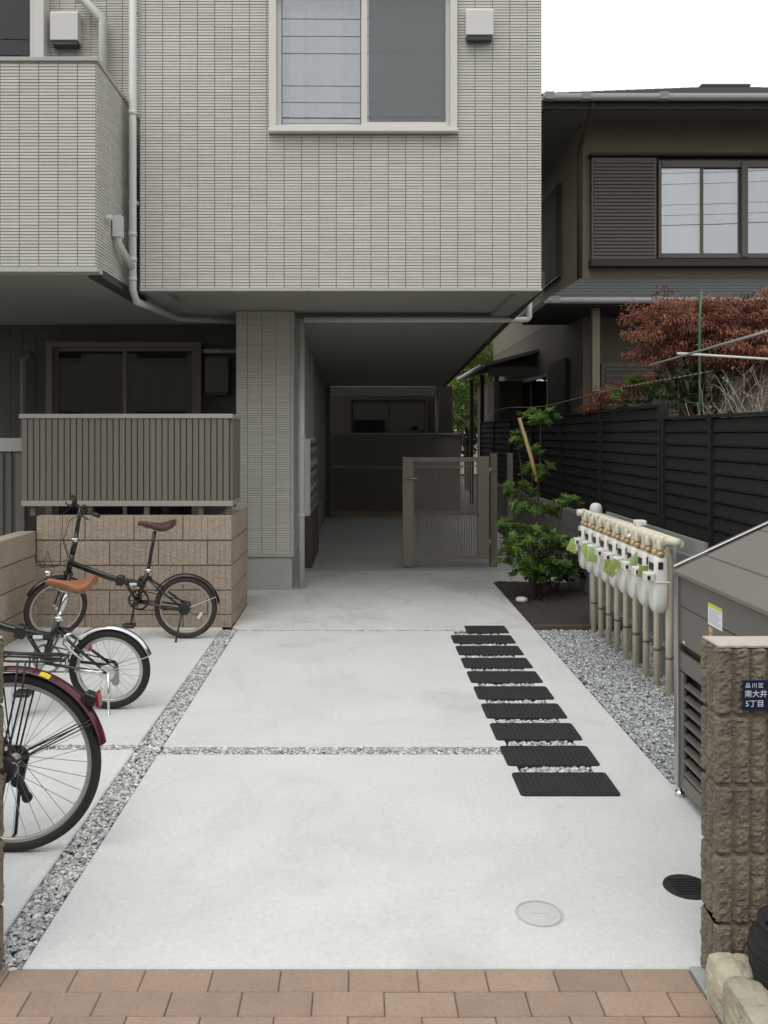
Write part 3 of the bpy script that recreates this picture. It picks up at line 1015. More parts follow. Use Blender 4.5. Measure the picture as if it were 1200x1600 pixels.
# railing of the ground floor terrace
rl = thing('terrace_railing', 'brown railing of close vertical slats on top of the low block wall', 'railing', (-1.9, 7.12, 0.91))
O = tuple(rl.location)
RX0, RX1, RZ0, RZ1 = -2.80, -1.088, 1.03, 1.705
nsl = 34
pw = (RX1 - RX0) / nsl
slm = MB().prism([(0.0, 0.006), (0.004, 0.0), (pw - 0.010, 0.0), (pw - 0.006, 0.006), (pw - 0.006, 0.02), (0, 0.02)], RZ0, RZ1).mesh('slat', 'railing', (0, 0, O[2]))
for i in range(nsl):
    piece('slat', slm, rl, (RX0 + i * pw - O[0], 7.115 - O[1], 0))
npn = 9
slm2 = MB().prism([(0.0, 0.006), (0.004, 0.0), (0.044, 0.0), (0.048, 0.006), (0.048, 0.02), (0, 0.02)], RZ0, RZ1).mesh('slat', 'railing', (0, 0, O[2]))
for i in range(npn):
    piece('slat', slm2, rl, (-1.066 - O[0], 7.14 + i * 0.05 - O[1], 0), (0, 0, R(90)))
MB().box(RX0 - .02, -1.06, 7.105, 7.155, RZ1 + .002, RZ1 + 0.04).box(-1.105, -1.06, 7.156, 7.60, RZ1 + .002, RZ1 + 0.038).build('top_rail', 'railing_cap', rl, O, bevel=0.004)
MB().box(RX0 - .0, -1.06, 7.105, 7.15, RZ0 - 0.045, RZ0 - .001).box(-1.105, -1.06, 7.151, 7.60, RZ0 - .044, RZ0 - 0.002).build('bottom_rail', 'railing_cap', rl, O, bevel=0.003)
MB().box(RX0, -1.09, 7.137, 7.142, RZ0, RZ1).build('backing', 'trim_dark', rl, O)
for x in (-2.72, -2.25, -1.78, -1.33, -1.10):
    MB().box(x - 0.02, x + 0.02, 7.145, 7.185, 0.905, RZ1).build('post', 'railing', rl, O)
# neighbouring terrace railing at the far left
nr = thing('terrace_railing', 'pale capped slatted railing of the next terrace at the left edge', 'railing', (-3.4, 7.35, 0))
O = tuple(nr.location)
MB().box(-4.2, -2.88, 7.33, 7.39, 1.43, 1.545).build('top_rail', 'alu_dim', nr, O, bevel=0.004)
MB().box(-4.2, -2.88, 7.34, 7.38, 0.60, 0.66).build('bottom_rail', 'alu_dim', nr, O)
slm3 = MB().box(0, 0.042, 0, 0.02, 0.66, 1.43).mesh('slat', 'recess_wall')
for i in range(18):
    piece('slat', slm3, nr, (-2.95 - i * 0.072 - O[0], 7.35 - O[1], 0))
MB().box(-4.2, -2.88, 7.39, 7.44, 0, 0.6).build('plinth', 'concrete_base', nr, O)
MB().box(-2.92, -2.85, 7.3, 7.36, 0, 1.42).build('post', 'railing', nr, O)


# gate posts of rough split block near the camera
def split_block(x0, x1, y0, y1, z0, h, seed, ribw=0.047):
    """rough ribbed block, outline sampled round and pushed in and out"""
    rc = 0.012
    outline = []
    step = 0.0058

    def side(a, b_, nrm):
        a, b_ = Vector(a), Vector(b_)
        L = (b_ - a).length
        n = max(2, int(L / step))
        ribs = max(1, round(L / ribw))
        for i in range(n):
            t = i / n
            u = t * L
            k = (u % (L / ribs)) / (L / ribs)
            e = min(k, 1 - k) * (L / ribs)
            g_ = 0.013 * max(0.0, 1 - e / 0.010)
            # round the block corners
            ce = min(u, L - u)
            if ce < rc:
                g_ = max(g_ * 0.3, rc * (1 - math.sqrt(max(0, 1 - (1 - ce / rc) ** 2))) * 0.7)
            rough_ = 1.0 if e > 0.007 else 0.25
            outline.append((a + (b_ - a) * t, Vector(nrm), g_, rough_))
    side((x0, y0), (x1, y0), (0, -1))
    side((x1, y0), (x1, y1), (1, 0))
    side((x1, y1), (x0, y1), (0, 1))
    side((x0, y1), (x0, y0), (-1, 0))
    rows = 24
    n = len(outline)
    mb = MB()
    for r_ in range(rows + 1):
        tz = r_ / rows
        z = z0 + h * tz
        ez = min(tz, 1 - tz) * h
        edge = 0.009 * max(0, 1 - ez / 0.007)
        for (p, nr_, g_, ro) in outline:
            q = noise.noise((p.x * 90 + seed * 9, p.y * 90, z * 90)) * 0.0065 + noise.noise((p.x * 25, p.y * 25 + seed, z * 25)) * 0.004
            dsp = -g_ - edge + q * ro
            mb.v.append((p.x + nr_.x * dsp, p.y + nr_.y * dsp, z))
    for r_ in range(rows):
        for i in range(n):
            mb.f.append((r_ * n + i, r_ * n + (i + 1) % n, (r_ + 1) * n + (i + 1) % n, (r_ + 1) * n + i))
            mb.sm.append(False); mb.t.append(.5)
    mb.f.append(tuple(range(rows * n, rows * n + n))); mb.sm.append(False); mb.t.append(.5)
    mb.f.append(tuple(range(n))[::-1]); mb.sm.append(False); mb.t.append(.5)
    return mb


def split_post(name, label, xa, xb, ncol, ncourse, y0, y1):
    root = thing(name, label, 'wall', ((xa + xb) / 2, (y0 + y1) / 2, 0))
    O = tuple(root.location)
    ch = 0.1975
    L = (xb - xa) / ncol
    for c in range(ncourse):
        z0 = -0.008 + c * ch
        for k in range(ncol):
            split_block(xa + k * L + (0.002 if k else 0), xa + (k + 1) * L - 0.002, y0, y1, z0, ch - 0.007, c * 7 + k + int(abs(xa) * 10)).build('block', 'block_dark', root, O, recalc=False)
    MB().box(xa + 0.014, xb - 0.014, y0 + 0.014, y1 - 0.014, -0.05, ncourse * ch - 0.03).build('mortar_joint', 'block_joint', root, O)
    top = ncourse * ch - 0.015
    pts = []
    for i in range(60):
        x = lerp(xa + 0.006, xb - 0.006, i / 59)
        pts.append((x, y0 + 0.004 + 0.003 * math.sin(x * 2 * math.pi / 0.047) + 0.002 * noise.noise((x * 40, 1, 2))))
    pts += [(xb - 0.006, y1 - 0.004)] + [(lerp(xb - .006, xa + .006, i / 20), y1 - 0.004 + 0.002 * math.sin(i)) for i in range(1, 21)]
    MB().prism(pts, top + 0.0005, top + 0.006).build('cap', 'block_cap', root, O)
    return root


rpost = split_post('gate_wall', 'rough ribbed brown block gatepost with the blue street sign', 1.008, 1.796, 2, 5, 2.45, 2.575)
lpost = split_post('gate_wall', 'rough brown block gatepost cut off by the left edge', -1.85, -1.062, 2, 5, 2.45, 2.575)

# blue street name plate
sg = thing('street_sign', 'small dark blue street name plate with white characters on the gatepost', 'sign', (1.13, 2.438, 0.86))
O = tuple(sg.location)
MB().box(1.075, 1.225, 2.4365, 2.4405, 0.800, 0.886).build('plate', 'sign_blue', sg, O, bevel=0.001)


def text_mesh(body, size, loc, parent, m, origin, rot=(R(90), 0, 0), sp=1.0):
    cu = bpy.data.curves.new('lettering', 'FONT')
    cu.body = body
    cu.size = size
    cu.align_x = 'LEFT'
    cu.space_character = sp
    cu.extrude = 0.0003
    to = bpy.data.objects.new('tmp_text', cu)
    COL.objects.link(to)
    bpy.context.view_layer.update()
    me = bpy.data.meshes.new_from_object(to.evaluated_get(bpy.context.evaluated_depsgraph_get()))
    bpy.data.objects.remove(to)
    me.materials.clear()
    me.materials.append(MATS[m])
    o = bpy.data.objects.new('lettering', me)
    COL.objects.link(o)
    o.parent = parent
    o.location = (loc[0] - origin[0], loc[1] - origin[1], loc[2] - origin[2])
    o.rotation_euler = rot
    return o


text_mesh('品川区', 0.0150, (1.0815, 2.4355, 0.8655), sg, 'sign_white', O, sp=1.45)
text_mesh('南大井', 0.0215, (1.0795, 2.4355, 0.8395), sg, 'sign_white', O)
text_mesh('5丁目', 0.0215, (1.0815, 2.4355, 0.8120), sg, 'sign_white', O)

# ================================================================ STEPPING MATS, COVERS
def stepping_mat(x0, x1, y0, y1, label):
    rad = 0.018
    cx_, cy_ = (x0 + x1) / 2, (y0 + y1) / 2
    poly = []
    for (ax, ay, s0) in ((x1 - rad, y0 + rad, -90), (x1 - rad, y1 - rad, 0), (x0 + rad, y1 - rad, 90), (x0 + rad, y0 + rad, 180)):
        for k in range(4):
            a = R(s0 + 30 * k)
            poly.append((ax + rad * math.cos(a) - cx_, ay + rad * math.sin(a) - cy_))
    mb = MB()
    n = len(poly)
    rings = [(1.0, -0.012), (1.0, 0.004), (0.975, 0.0085), (0.93, 0.0085), (0.925, 0.006)]
    for sc, z in rings:
        ix = 1 - (1 - sc) * 0.35
        for (px, py) in poly:
            mb.v.append((px * ix, py * (1 - (1 - sc) * 0.7), z))
    for i in range(len(rings) - 1):
        for j in range(n):
            mb.f.append((i * n + j, i * n + (j + 1) % n, (i + 1) * n + (j + 1) % n, (i + 1) * n + j))
            mb.sm.append(False); mb.t.append(.5)
    mb.f.append(tuple(range((len(rings) - 1) * n, len(rings) * n))); mb.sm.append(False); mb.t.append(.5)
    # small raised studs so that the top reads as rubber
    nxs, nys = 16, 8
    for i in range(nxs):
        for j in range(nys):
            X = lerp(x0 + .03, x1 - .03, i / (nxs - 1)) - cx_
            Y = lerp(y0 + .03, y1 - .03, j / (nys - 1)) - cy_
            mb.box(X - .005, X + .005, Y - .006, Y + .006, 0.005, 0.0082)
    o = mb.build('stepping_mat', 'mat_rubber')
    o.location = (cx_, cy_, 0)
    tag(o, label, 'mat', 'black stepping mats across the driveway joint')
    return o


ords = ['nearest', 'second nearest', 'third nearest', 'fourth nearest', 'fifth nearest', 'fifth farthest', 'fourth farthest',
        'third farthest', 'second farthest', 'farthest']
for i in range(9):
    y0 = 3.765 + i * 0.3425
    stepping_mat(0.695, 1.133 + 0.004 * i, y0, y0 + 0.25, 'black rubber stepping mat, %s of the ten in the row' % ords[i])
stepping_mat(0.84, 1.17, 6.84, 7.085, 'short black rubber stepping mat, farthest of the ten in the row')

mh = thing('manhole_cover', 'round pale inspection cover flush with the front concrete slab', 'cover', (0.585, 2.845, 0))
MB().lathe([(0.0, 0.0014), (0.068, 0.0014), (0.070, 0.001), (0.070, 0.0005)], (0, 0, 0), 40).build('lid', 'manhole', mh)
for r0 in (0.0775, 0.0715, 0.052):
    MB().torus((0, 0, 0.0012), r0, 0.0011, 'z', 48, 6).build('ring', 'manhole_line', mh)
MB().box(-0.03, 0.03, -0.002, 0.002, 0.001, 0.0022).build('grip', 'manhole_line', mh)
dr = thing('drain_cover', 'round black drain cover half hidden behind the right gatepost', 'cover', (1.135, 3.01, 0))
MB().lathe([(0.0, 0.004), (0.068, 0.004), (0.076, 0.006), (0.080, 0.006), (0.082, 0.0005)], (0, 0, 0), 36).build('lid', 'mat_rubber', dr)
for k in range(-3, 4):
    MB().box(-0.05, 0.05, k * 0.016 - .003, k * 0.016 + .003, 0.0042, 0.0062).build('rib', 'black_plastic', dr)
cap = MB().lathe([(0.0, 0.022), (0.03, 0.021), (0.05, 0.012), (0.056, 0.0), (0.056, -0.02)], (0, 0, 0), 24).build('inspection_cap', 'white_plastic')
cap.location = (1.515, 8.18, 0.016)
tag(cap, 'small white round cap lying in the soil by the driveway', 'cap')

# edging stones and pots at the lower right
for i in range(5):
    y1 = 2.437 - i * 0.112
    y0 = y1 - 0.106
    mb = MB()
    n = 12
    cx_, cy_ = 1.03, (y0 + y1) / 2
    bm = bmesh.new()
    bmesh.ops.create_cube(bm, size=1.0)
    bmesh.ops.subdivide_edges(bm, edges=bm.edges[:], cuts=8, use_grid_fill=True)
    for v in bm.verts:
        c_ = v.co.copy()
        ln = max(abs(c_.x), abs(c_.y), abs(c_.z))
        sph = c_.normalized() * 0.62
        c_ = c_ * 0.55 + sph * 0.47
        c_ = Vector((c_.x * 0.118, c_.y * 0.118, c_.z * 0.15))
        nn = noise.noise((c_.x * 22 + i * 5, c_.y * 22, c_.z * 22)) * 0.010 + noise.noise((c_.x * 70 + i * 5, c_.y * 70, c_.z * 70)) * 0.004
        v.co = c_ + c_.normalized() * nn
    me = bpy.data.meshes.new('edging_stone')
    bm.to_mesh(me); bm.free()
    me.materials.append(MATS['edge_stone'])
    o = bpy.data.objects.new('edging_stone', me)
    COL.objects.link(o)
    o.location = (cx_, cy_, 0.045)
    tag(o, ['pale rounded edging stone touching the foot of the right gatepost', 'yellowish edging stone, second from the gatepost',
            'grey edging stone, third from the gatepost', 'edging stone, fourth from the gatepost',
            'edging stone, fifth and farthest from the gatepost'][i], 'stone', 'edging stones below the gatepost')
pot = thing('flower_pot', 'bulging black plastic pot beside the edging stones', 'pot', (1.155, 2.305, 0))
MB().lathe([(0.052, 0.0), (0.075, 0.04), (0.102, 0.11), (0.113, 0.19), (0.104, 0.235), (0.085, 0.26), (0.092, 0.268), (0.092, 0.276), (0.08, 0.276), (0.078, 0.24)], (0, 0, 0), 36).build('body', 'black_plastic', pot)
for zz, rr0 in ((0.15, .109), (0.19, .114), (0.23, .106)):
    MB().torus((0, 0, zz), rr0, 0.003, 'z', 40, 6).build('band', 'black_plastic', pot)
MB().lathe([(0.0, 0.245), (0.08, 0.242)], (0, 0, 0), 24).build('soil', 'soil', pot)
verge = MB().box(1.0, 3.5, 1.2, 2.44, -0.07, -0.004).build('verge_soil', 'soil')
tag(verge, kind='structure')

# ================================================================ NEIGHBOUR HOUSE
def quad_slab(mb, pts, th):
    """thin slab from four upper points, thickness th downwards"""
    lo = [(p[0], p[1], p[2] - th) for p in pts]
    n = len(pts)
    mb.add(list(pts) + lo, [tuple(range(n)), tuple(range(2 * n - 1, n - 1, -1))] + [(i, n + i, n + (i + 1) % n, (i + 1) % n) for i in range(n)])


def shingle_plane(parent, a, b, c, d, courses, m='house_roof', name='roof_course', lift=0.022):
    """courses between the eave a-b and the top edge d-c, each a thin tilted slab lapping the next"""
    a, b, c, d = map(Vector, (a, b, c, d))
    for i in range(courses):
        t0, t1 = i / courses, min(1.0, (i + 1.12) / courses)
        p0, p1 = a.lerp(d, t0), b.lerp(c, t0)
        q0, q1 = a.lerp(d, t1), b.lerp(c, t1)
        up = Vector((0, 0, lift))
        mb = MB()
        quad_slab(mb, [p0 + up, p1 + up, q1 + up * 0.15, q0 + up * 0.15], 0.018)
        mb.build(name, m, parent)


house = thing('neighbour_house', 'dark brown two storey house with grey tiled roofs on the right', 'house')
HX, HY = 3.2, 12.5
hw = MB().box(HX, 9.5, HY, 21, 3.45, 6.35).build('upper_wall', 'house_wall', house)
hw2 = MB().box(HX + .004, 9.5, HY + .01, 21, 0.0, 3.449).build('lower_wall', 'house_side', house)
# main roof
ex, ey, ez = 2.45, 11.7, 6.15
ridge_a, ridge_b, rz = (6.2, 15.6), (6.9, 15.6), 7.82
roof = MB()
quad_slab(roof, [(ex, ey, ez), (10.2, ey, ez), (10.2, 21.5, ez), (ex, 21.5, ez)], 0.05)
ro = roof.build('eave_board', 'house_soffit', house)
shingle_plane(house, (ex, ey - .03, ez + .01), (10.2, ey - .03, ez + .01), (ridge_b[0], ridge_b[1], rz), (ridge_a[0], ridge_a[1], rz), 16, lift=0.03)
shingle_plane(house, (ex - .02, 21.5, ez + .01), (ex - .02, ey, ez + .01), (ridge_a[0], ridge_a[1], rz), (ridge_a[0], ridge_a[1] + .01, rz), 16, lift=0.03)
MB().box(ridge_a[0] - .1, ridge_b[0] + .1, 15.52, 15.68, rz, rz + 0.06).build('ridge_cap', 'house_roof', house, bevel=0.02)
MB().box(ex + .01, 10.2, ey + 0.0, ey + 0.03, ez - 0.17, ez - 0.051).build('fascia', 'house_trim', house)
MB().box(ex + .01, ex + .04, ey + 0.031, 21.0, ez - 0.17, ez - 0.051).build('fascia', 'house_trim', house)


def gutter(parent, p, q, r=0.055, joints=()):
    p, q = Vector(p), Vector(q)
    d = (q - p).normalized()
    side = d.cross(Vector((0, 0, 1))).normalized()
    mb = MB()
    n = 8
    ring = [(-r, r * .5)] + [(-r * math.cos(a), -r * math.sin(a)) for a in [math.pi * k / n for k in range(n + 1)]] + [(r, r * .5), (r - .008, r * .5)] + \
           [((r - .008) * math.cos(a), -(r - .008) * math.sin(a)) for a in [math.pi * k / n for k in range(n + 1)]] + [(-r + .008, r * .5)]
    vs = []
    for base in (p, q):
        for (u, h) in ring:
            vs.append(base + side * u + Vector((0, 0, h)))
    k = len(ring)
    mb.add(vs, [(i, (i + 1) % k, k + (i + 1) % k, k + i) for i in range(k)])
    g_ = mb.build('gutter', 'gutter', parent)
    for t in joints:
        c_ = p.lerp(q, t)
        MB().bar(c_ - d * 0.06, c_ + d * 0.06, r * 2.15, r * 1.75).build('gutter_joint', 'gutter_joint', g_)
    return g_


gutter(house, (ex - .02, ey - .07, ez - .03), (10.2, ey - .07, ez - .03), 0.055, (0.012, 0.075, 0.21, 0.5))
# downspout from the eave to the corner
MB().tube([(3.12, ey - .02, ez - .09), (3.12, ey + .05, ez - .18), (3.13, 12.40, 5.65), (3.13, 12.42, 5.5), (3.13, 12.42, 3.7)], 0.033, 8).build('downspout', 'house_trim', house)
# storm shutter box and window upstairs
sx0, sx1, sz0, sz1 = 3.30, 4.235, 4.09, 5.55
so = MB().box(sx0, sx1, 12.40, 12.499, sz0, sz1).build('shutter_box', 'shutter', house, bevel=0.006)
slat_me = MB().prism([(0.0, 0.0), (-0.016, 0.008), (-0.016, 0.036), (0.0, 0.046)], sx0 + .035, sx1 - .035, 'x').mesh('shutter_slat', 'shutter')
ns = 27
for i in range(ns):
    piece('shutter_slat', slat_me, so, (0, 12.399, lerp(sz0 + 0.05, sz1 - 0.09, i / (ns - 1))))
win = MB()
wx0, wx1, wz0, wz1 = 4.255, 7.0, 4.10, 5.50
win.box(wx0, wx0 + .045, 12.38, 12.498, wz0, wz1).box(wx1 - .05, wx1, 12.38, 12.498, wz0, wz1)
win.box(wx0 + .05, wx1 - .05, 12.38, 12.498, wz0, wz0 + .07).box(wx0 + .05, wx1 - .05, 12.38, 12.498, wz1 - .10, wz1)
wino = win.build('window', 'house_frame', house, bevel=0.004)
MB().box(sx0 - .03, wx1 + .1, 12.34, 12.499, sz1 + .012, sz1 + .05).build('window_hood', 'house_trim', house)
MB().box(sx0 - .02, wx1 + .1, 12.33, 12.499, sz0 - .11, sz0 - .008).build('window_sill', 'house_trim', house)
xs = [(4.30, 4.86, 12.41, 'curtain'), (4.905, 5.42, 12.43, 'curtain_grey'), (5.53, 6.1, 12.41, 'curtain_grey'), (6.15, 6.93, 12.43, 'curtain')]
for (a, b_, yy, mc) in xs:
    MB().box(a, b_, yy, yy + .006, wz0 + .075, wz1 - .105).build('pane', 'glass_sky', wino)
    MB().box(b_ + .002, b_ + .045, yy - .012, yy + .02, wz0 + .071, wz1 - .101).build('sash', 'house_frame', wino)
    curtain(wino, a, b_, wz0 + .075, wz1 - .11, 12.465, mc, 3, 0.006, int(a * 10))
MB().box(5.44, 5.53, 12.36, 12.45, wz0 + .02, wz1 - .02).build('mullion', 'house_frame', wino)
# side windows (face -x)
for (y0, y1, z0, z1) in ((13.85, 15.2, 4.1, 5.6), (14.6, 17.6, 1.35, 2.62)):
    f = MB()
    xo = HX - 0.06
    f.box(xo, HX + .002, y0, y0 + .06, z0, z1).box(xo, HX + .002, y1 - .06, y1, z0, z1).box(xo, HX + .002, y0 + .06, y1 - .06, z0, z0 + .06).box(xo, HX + .002, y0 + .06, y1 - .06, z1 - .06, z1)
    f.box(xo + .01, HX + .002, (y0 + y1) / 2 - .03, (y0 + y1) / 2 + .03, z0 + .06, z1 - .06)
    fo = f.build('window', 'house_frame', house)
    MB().box(HX - .035, HX - .03, y0 + .06, y1 - .06, z0 + .06, z1 - .06).build('pane', 'glass', fo)
    MB().box(HX - .012, HX - .006, y0 + .06, y1 - .06, z0 + .06, z1 - .06).build('blind', 'brown_panel', fo)
    if z0 > 3:
        MB().box(HX - .075, HX - .061, y0 + .02, y1 - .02, z0 + .02, z1 - .02).build('dark_cover', 'house_trim', fo, bevel=0.004)  # dark panel added over the pane to hide its bright sky reflection
MB().box(HX - .05, HX + .002, 13.35, 14.55, 0.9, 2.75).build('side_door', 'house_trim', house)
# lower roof wrapping the corner
lx, ly, lz = 2.47, 11.4, 3.36
top_z = 3.84
shingle_plane(house, (lx, ly, lz), (9.5, ly, lz), (9.5, HY, top_z), (HX, HY, top_z), 7)
shingle_plane(house, (lx, 13.4, lz), (lx, ly, lz), (HX, HY, top_z), (HX, 13.4, top_z), 7)
ls = MB()
ls.box(lx + .02, 9.5, ly + .02, HY + .008, lz - 0.09, lz - .03)
ls.box(lx + .02, HX + .002, HY + .009, 13.4, lz - 0.09, lz - .03)
ls.prism([(lx + .02, lz - .03), (HX, lz - .03), (HX, top_z - .02)], 13.37, 13.40, 'y')
ls.build('eave_board', 'house_trim', house)
gutter(house, (lx - .02, ly - .06, lz - .02), (9.5, ly - .06, lz - .02), 0.05, (0.012, 0.2))
gutter(house, (lx - .055, 13.4, lz - .02), (lx - .055, ly - .02, lz - .02), 0.045)
# porch underneath: post, louvred shutter
MB().box(3.10, 3.20, 11.6, 11.7, 0.0, lz - .09).build('porch_post', 'house_wall', house)
pl = MB().box(3.45, 4.7, 12.42, 12.505, 0.3, 2.6).build('shutter_box', 'shutter', house)
sm2 = MB().prism([(0.0, 0.0), (-0.02, 0.01), (-0.02, 0.05), (0.0, 0.065)], 3.5, 4.65, 'x').mesh('shutter_slat', 'shutter')
for i in range(26):
    piece('shutter_slat', sm2, pl, (0, 12.419, 0.35 + i * 0.085))
# rear lean-to of the house
lt = MB()
quad_slab(lt, [(2.22, 15.6, 2.86), (HX, 15.6, 3.12), (HX, 19.5, 3.12), (2.22, 19.5, 2.86)], 0.06)
lto = lt.build('lean_to_roof', 'house_roof', house)
gutter(lto, (2.19, 19.5, 2.82), (2.19, 15.58, 2.82), 0.045)
MB().box(2.3, HX, 15.66, 15.72, 2.62, 2.80).build('lean_to_beam', 'house_trim', lto)
for yy in (15.7, 17.6, 19.3):
    MB().box(2.42, 2.50, yy, yy + .08, 0.0, 2.78).build('lean_to_post', 'house_trim', lto)
MB().box(2.6, HX, 17.0, 19.4, 0, 2.62).build('lean_to_store', 'house_side', lto)

# pale house far behind
fh = thing('distant_house', 'pale beige house far behind, glimpsed between the buildings', 'house', (6, 34, 0))
MB().box(3.0, 12.0, 34, 42, 0, 7.0).build('wall', 'beige_house', fh, (6, 34, 0))
rf = MB()
rf.prism([(2.6, 7.0), (12.4, 7.0), (7.5, 9.0)], 33.5, 42.5, 'y')
rf.build('roof', 'house_roof', fh, (6, 34, 0))
for xx in (4.2, 6.6):
    MB().box(xx, xx + 1.2, 33.95, 34.02, 4.0, 5.2).build('window', 'house_frame', fh, (6, 34, 0))

# ================================================================ FENCE ON BLOCK WALL
FX = 2.25
bw = thing('block_wall', 'low grey concrete block wall under the black fence', 'wall', (FX, 3.0, 0))
gm = MB().box(0, 0.12, 0, 0.392, 0, 0.192).mesh('block', 'block_grey', bevel=0.003)
gmh = MB().box(0, 0.12, 0, 0.192, 0, 0.192).mesh('half_block', 'block_grey', bevel=0.003)
for c in range(4):
    y = 0.0
    if c % 2:
        piece('block', gmh, bw, (0, 0, -0.05 + c * 0.2)); y = 0.2
    while y < 13.9:
        piece('block', gm, bw, (0, y, -0.05 + c * 0.2)); y += 0.4
MB().box(FX + .008, FX + .112, 3.01, 16.9, -0.06, 0.738).build('mortar_joint', 'block_grey', bw, (FX, 3.0, 0))


def louvre_fence(label, y0, y1, z0, z1, npan, nsl_):
    f = thing('louvre_fence', label, 'fence', (FX + .06, y0, z0))
    O = tuple(f.location)
    pl_ = (y1 - y0) / npan
    sh = (z1 - z0 - 0.03) / nsl_
    sm_ = MB().prism([(0.012, 0.004), (-0.014, 0.0), (-0.018, 0.012), (-0.006, sh - 0.004), (0.016, sh - 0.002)], 0.03, pl_ - 0.03, 'z')
    # prism above is in x (across), z(up) -> rebuild along y
    mb = MB().prism([(0.012, 0.004), (-0.014, 0.0), (-0.018, 0.014), (-0.004, sh - 0.008), (0.014, sh - 0.006)], 0.025, pl_ - 0.025, 'y')
    me = mb.mesh('slat', 'fence')
    for p in range(npan + 1):
        yy = p * pl_
        MB().box(-0.035, 0.035, yy - 0.024, yy + 0.024, 0.0, z1 - z0 + 0.01).build('post', 'fence', f)
        if p < npan:
            for k in range(nsl_):
                piece('slat', me, f, (0, yy, 0.015 + k * sh))
            MB().box(-0.028, 0.028, yy + 0.025, yy + pl_ - 0.025, z1 - z0 - 0.012, z1 - z0 + 0.008).build('top_rail', 'fence', f)
            MB().box(0.017, 0.022, yy + .025, yy + pl_ - .025, 0.01, z1 - z0 - .014).build('backing', 'fence', f)
    return f


louvre_fence('near stretch of black louvred fence behind the gas meters', 3.0, 6.55, 0.752, 1.70, 4, 10)
louvre_fence('taller far stretch of black louvred fence behind the leafy shrub', 6.62, 16.6, 0.752, 1.80, 6, 11)

# ================================================================ GAS METERS
MX, MZ0, MZ1 = 1.79, 0.505, 0.84


def gas_meter(label):
    r0 = thing('gas_meter', label, 'gas meter', (0, 0, 0), 0, 'row of gas meters')
    # rounded body, local origin on the ground below its centre; broad face towards -x
    bm = MB()
    secs = [(0.500, .014, .016), (0.506, .026, .034), (0.525, .037, .052), (0.56, .042, .064), (0.61, .044, .070), (0.70, .044, .072), (0.80, .044, .072), (0.83, .043, .070), (0.842, .037, .062)]
    kk = 20
    vs_, fs_ = [], []
    for (z, hx, hy) in secs:
        for q in range(kk):
            a = 2 * math.pi * q / kk
            vs_.append((hx * math.copysign(abs(math.cos(a)) ** .45, math.cos(a)), hy * math.copysign(abs(math.sin(a)) ** .45, math.sin(a)), z))
    for i_ in range(len(secs) - 1):
        for q in range(kk):
            fs_.append((i_ * kk + q, i_ * kk + (q + 1) % kk, (i_ + 1) * kk + (q + 1) % kk, (i_ + 1) * kk + q))
    bm.add(vs_, fs_, smooth=True)
    bm.add([vs_[q] for q in range(kk)], [tuple(range(kk))[::-1]]).add([vs_[-kk + q] for q in range(kk)], [tuple(range(kk))])
    body = bm.build('body', 'meter_white', r0, recalc=False)
    MB().box(-0.0465, 0.0465, -0.075, 0.075, 0.690, 0.697).build('seam', 'meter_white', body, bevel=0.001)
    MB().box(-0.049, -0.0435, -0.05, 0.02, 0.762, 0.806).build('dial_window', 'meter_dark', r0, bevel=0.001)
    MB().box(-0.022, 0.006, -0.0755, -0.070, 0.772, 0.815).build('dial_window', 'meter_dark', r0)
    sh = MB().box(-0.096, -0.043, -0.080, 0.0, 0.700, 0.752).build('shutoff_box', 'meter_white', r0, bevel=0.005)
    MB().box(-0.090, -0.072, -0.0835, -0.0802, 0.712, 0.735).build('reset_button', 'meter_dark', sh)
    MB().box(-0.094, -0.080, -0.079, -0.076, 0.655, 0.699).build('seal_tag', 'paper', sh)
    for dy in (-0.05, 0.05):
        nb_ = MB().lathe([(0.017, 0.838), (0.017, 0.852), (0.024, 0.853), (0.024, 0.872), (0.017, 0.874), (0.017, 0.90)], (0.0, dy, 0), 10)
        nb_.build('union_nut', 'brass', r0)
    pv = MB().tube([(0.075, 0.02, -0.02), (0.075, 0.02, 0.80), (0.06, 0.02, 0.88), (0.03, 0.03, 0.905), (0.0, 0.05, 0.905)], 0.021, 10).build('riser_pipe', 'pipe_beige', r0)
    MB().lathe([(0.0235, 0.215), (0.0235, 0.232)], (0.075, 0.02, 0), 10).box(0.075, 0.13, 0.005, 0.03, 0.215, 0.235).build('pipe_clamp', 'clamp', pv)
    vb = MB().lathe([(0.022, -0.03), (0.026, -0.02), (0.026, 0.02), (0.022, 0.03)], (0.0, -0.05, 0.915), 10)
    vb.build('valve', 'meter_cream', r0)
    MB().box(-0.006, 0.006, -0.08, -0.02, 0.945, 0.955).build('valve_lever', 'meter_cream', r0)
    return r0


names = ['nearest to the grey bin', 'second from the grey bin', 'third from the grey bin', 'fourth from the grey bin', 'in the middle of the row of nine',
         'fourth from the leafy shrub', 'third from the leafy shrub', 'second from the leafy shrub', 'nearest to the leafy shrub']
m0 = gas_meter('white gas meter on a beige pipe, ' + names[0])
MYS = [5.22 + 0.213 * i for i in range(9)]
for i, y in enumerate(MYS):
    m_ = m0 if i == 0 else copy_tree(m0)
    m_.location = (MX, y, 0)
    m_['label'] = 'white gas meter on a beige pipe, ' + names[i]
hd = thing('gas_header_pipe', 'cream gas header pipe with valves above the row of meters', 'pipe', (1.86, 5.2, 0))
O = tuple(hd.location)
MB().tube([(1.80, 5.12, 0.945), (1.80, 7.02, 0.945)], 0.022, 12).build('pipe', 'meter_cream', hd, O)
MB().tube([(1.87, 5.08, 0.935), (1.87, 7.0, 0.935)], 0.027, 12).build('pipe', 'meter_cream', hd, O)
MB().tube([(1.80, 5.12, 0.945), (1.815, 5.09, 0.948), (1.845, 5.078, 0.94), (1.868, 5.08, 0.936)], 0.022, 10).build('elbow', 'meter_cream', hd, O)
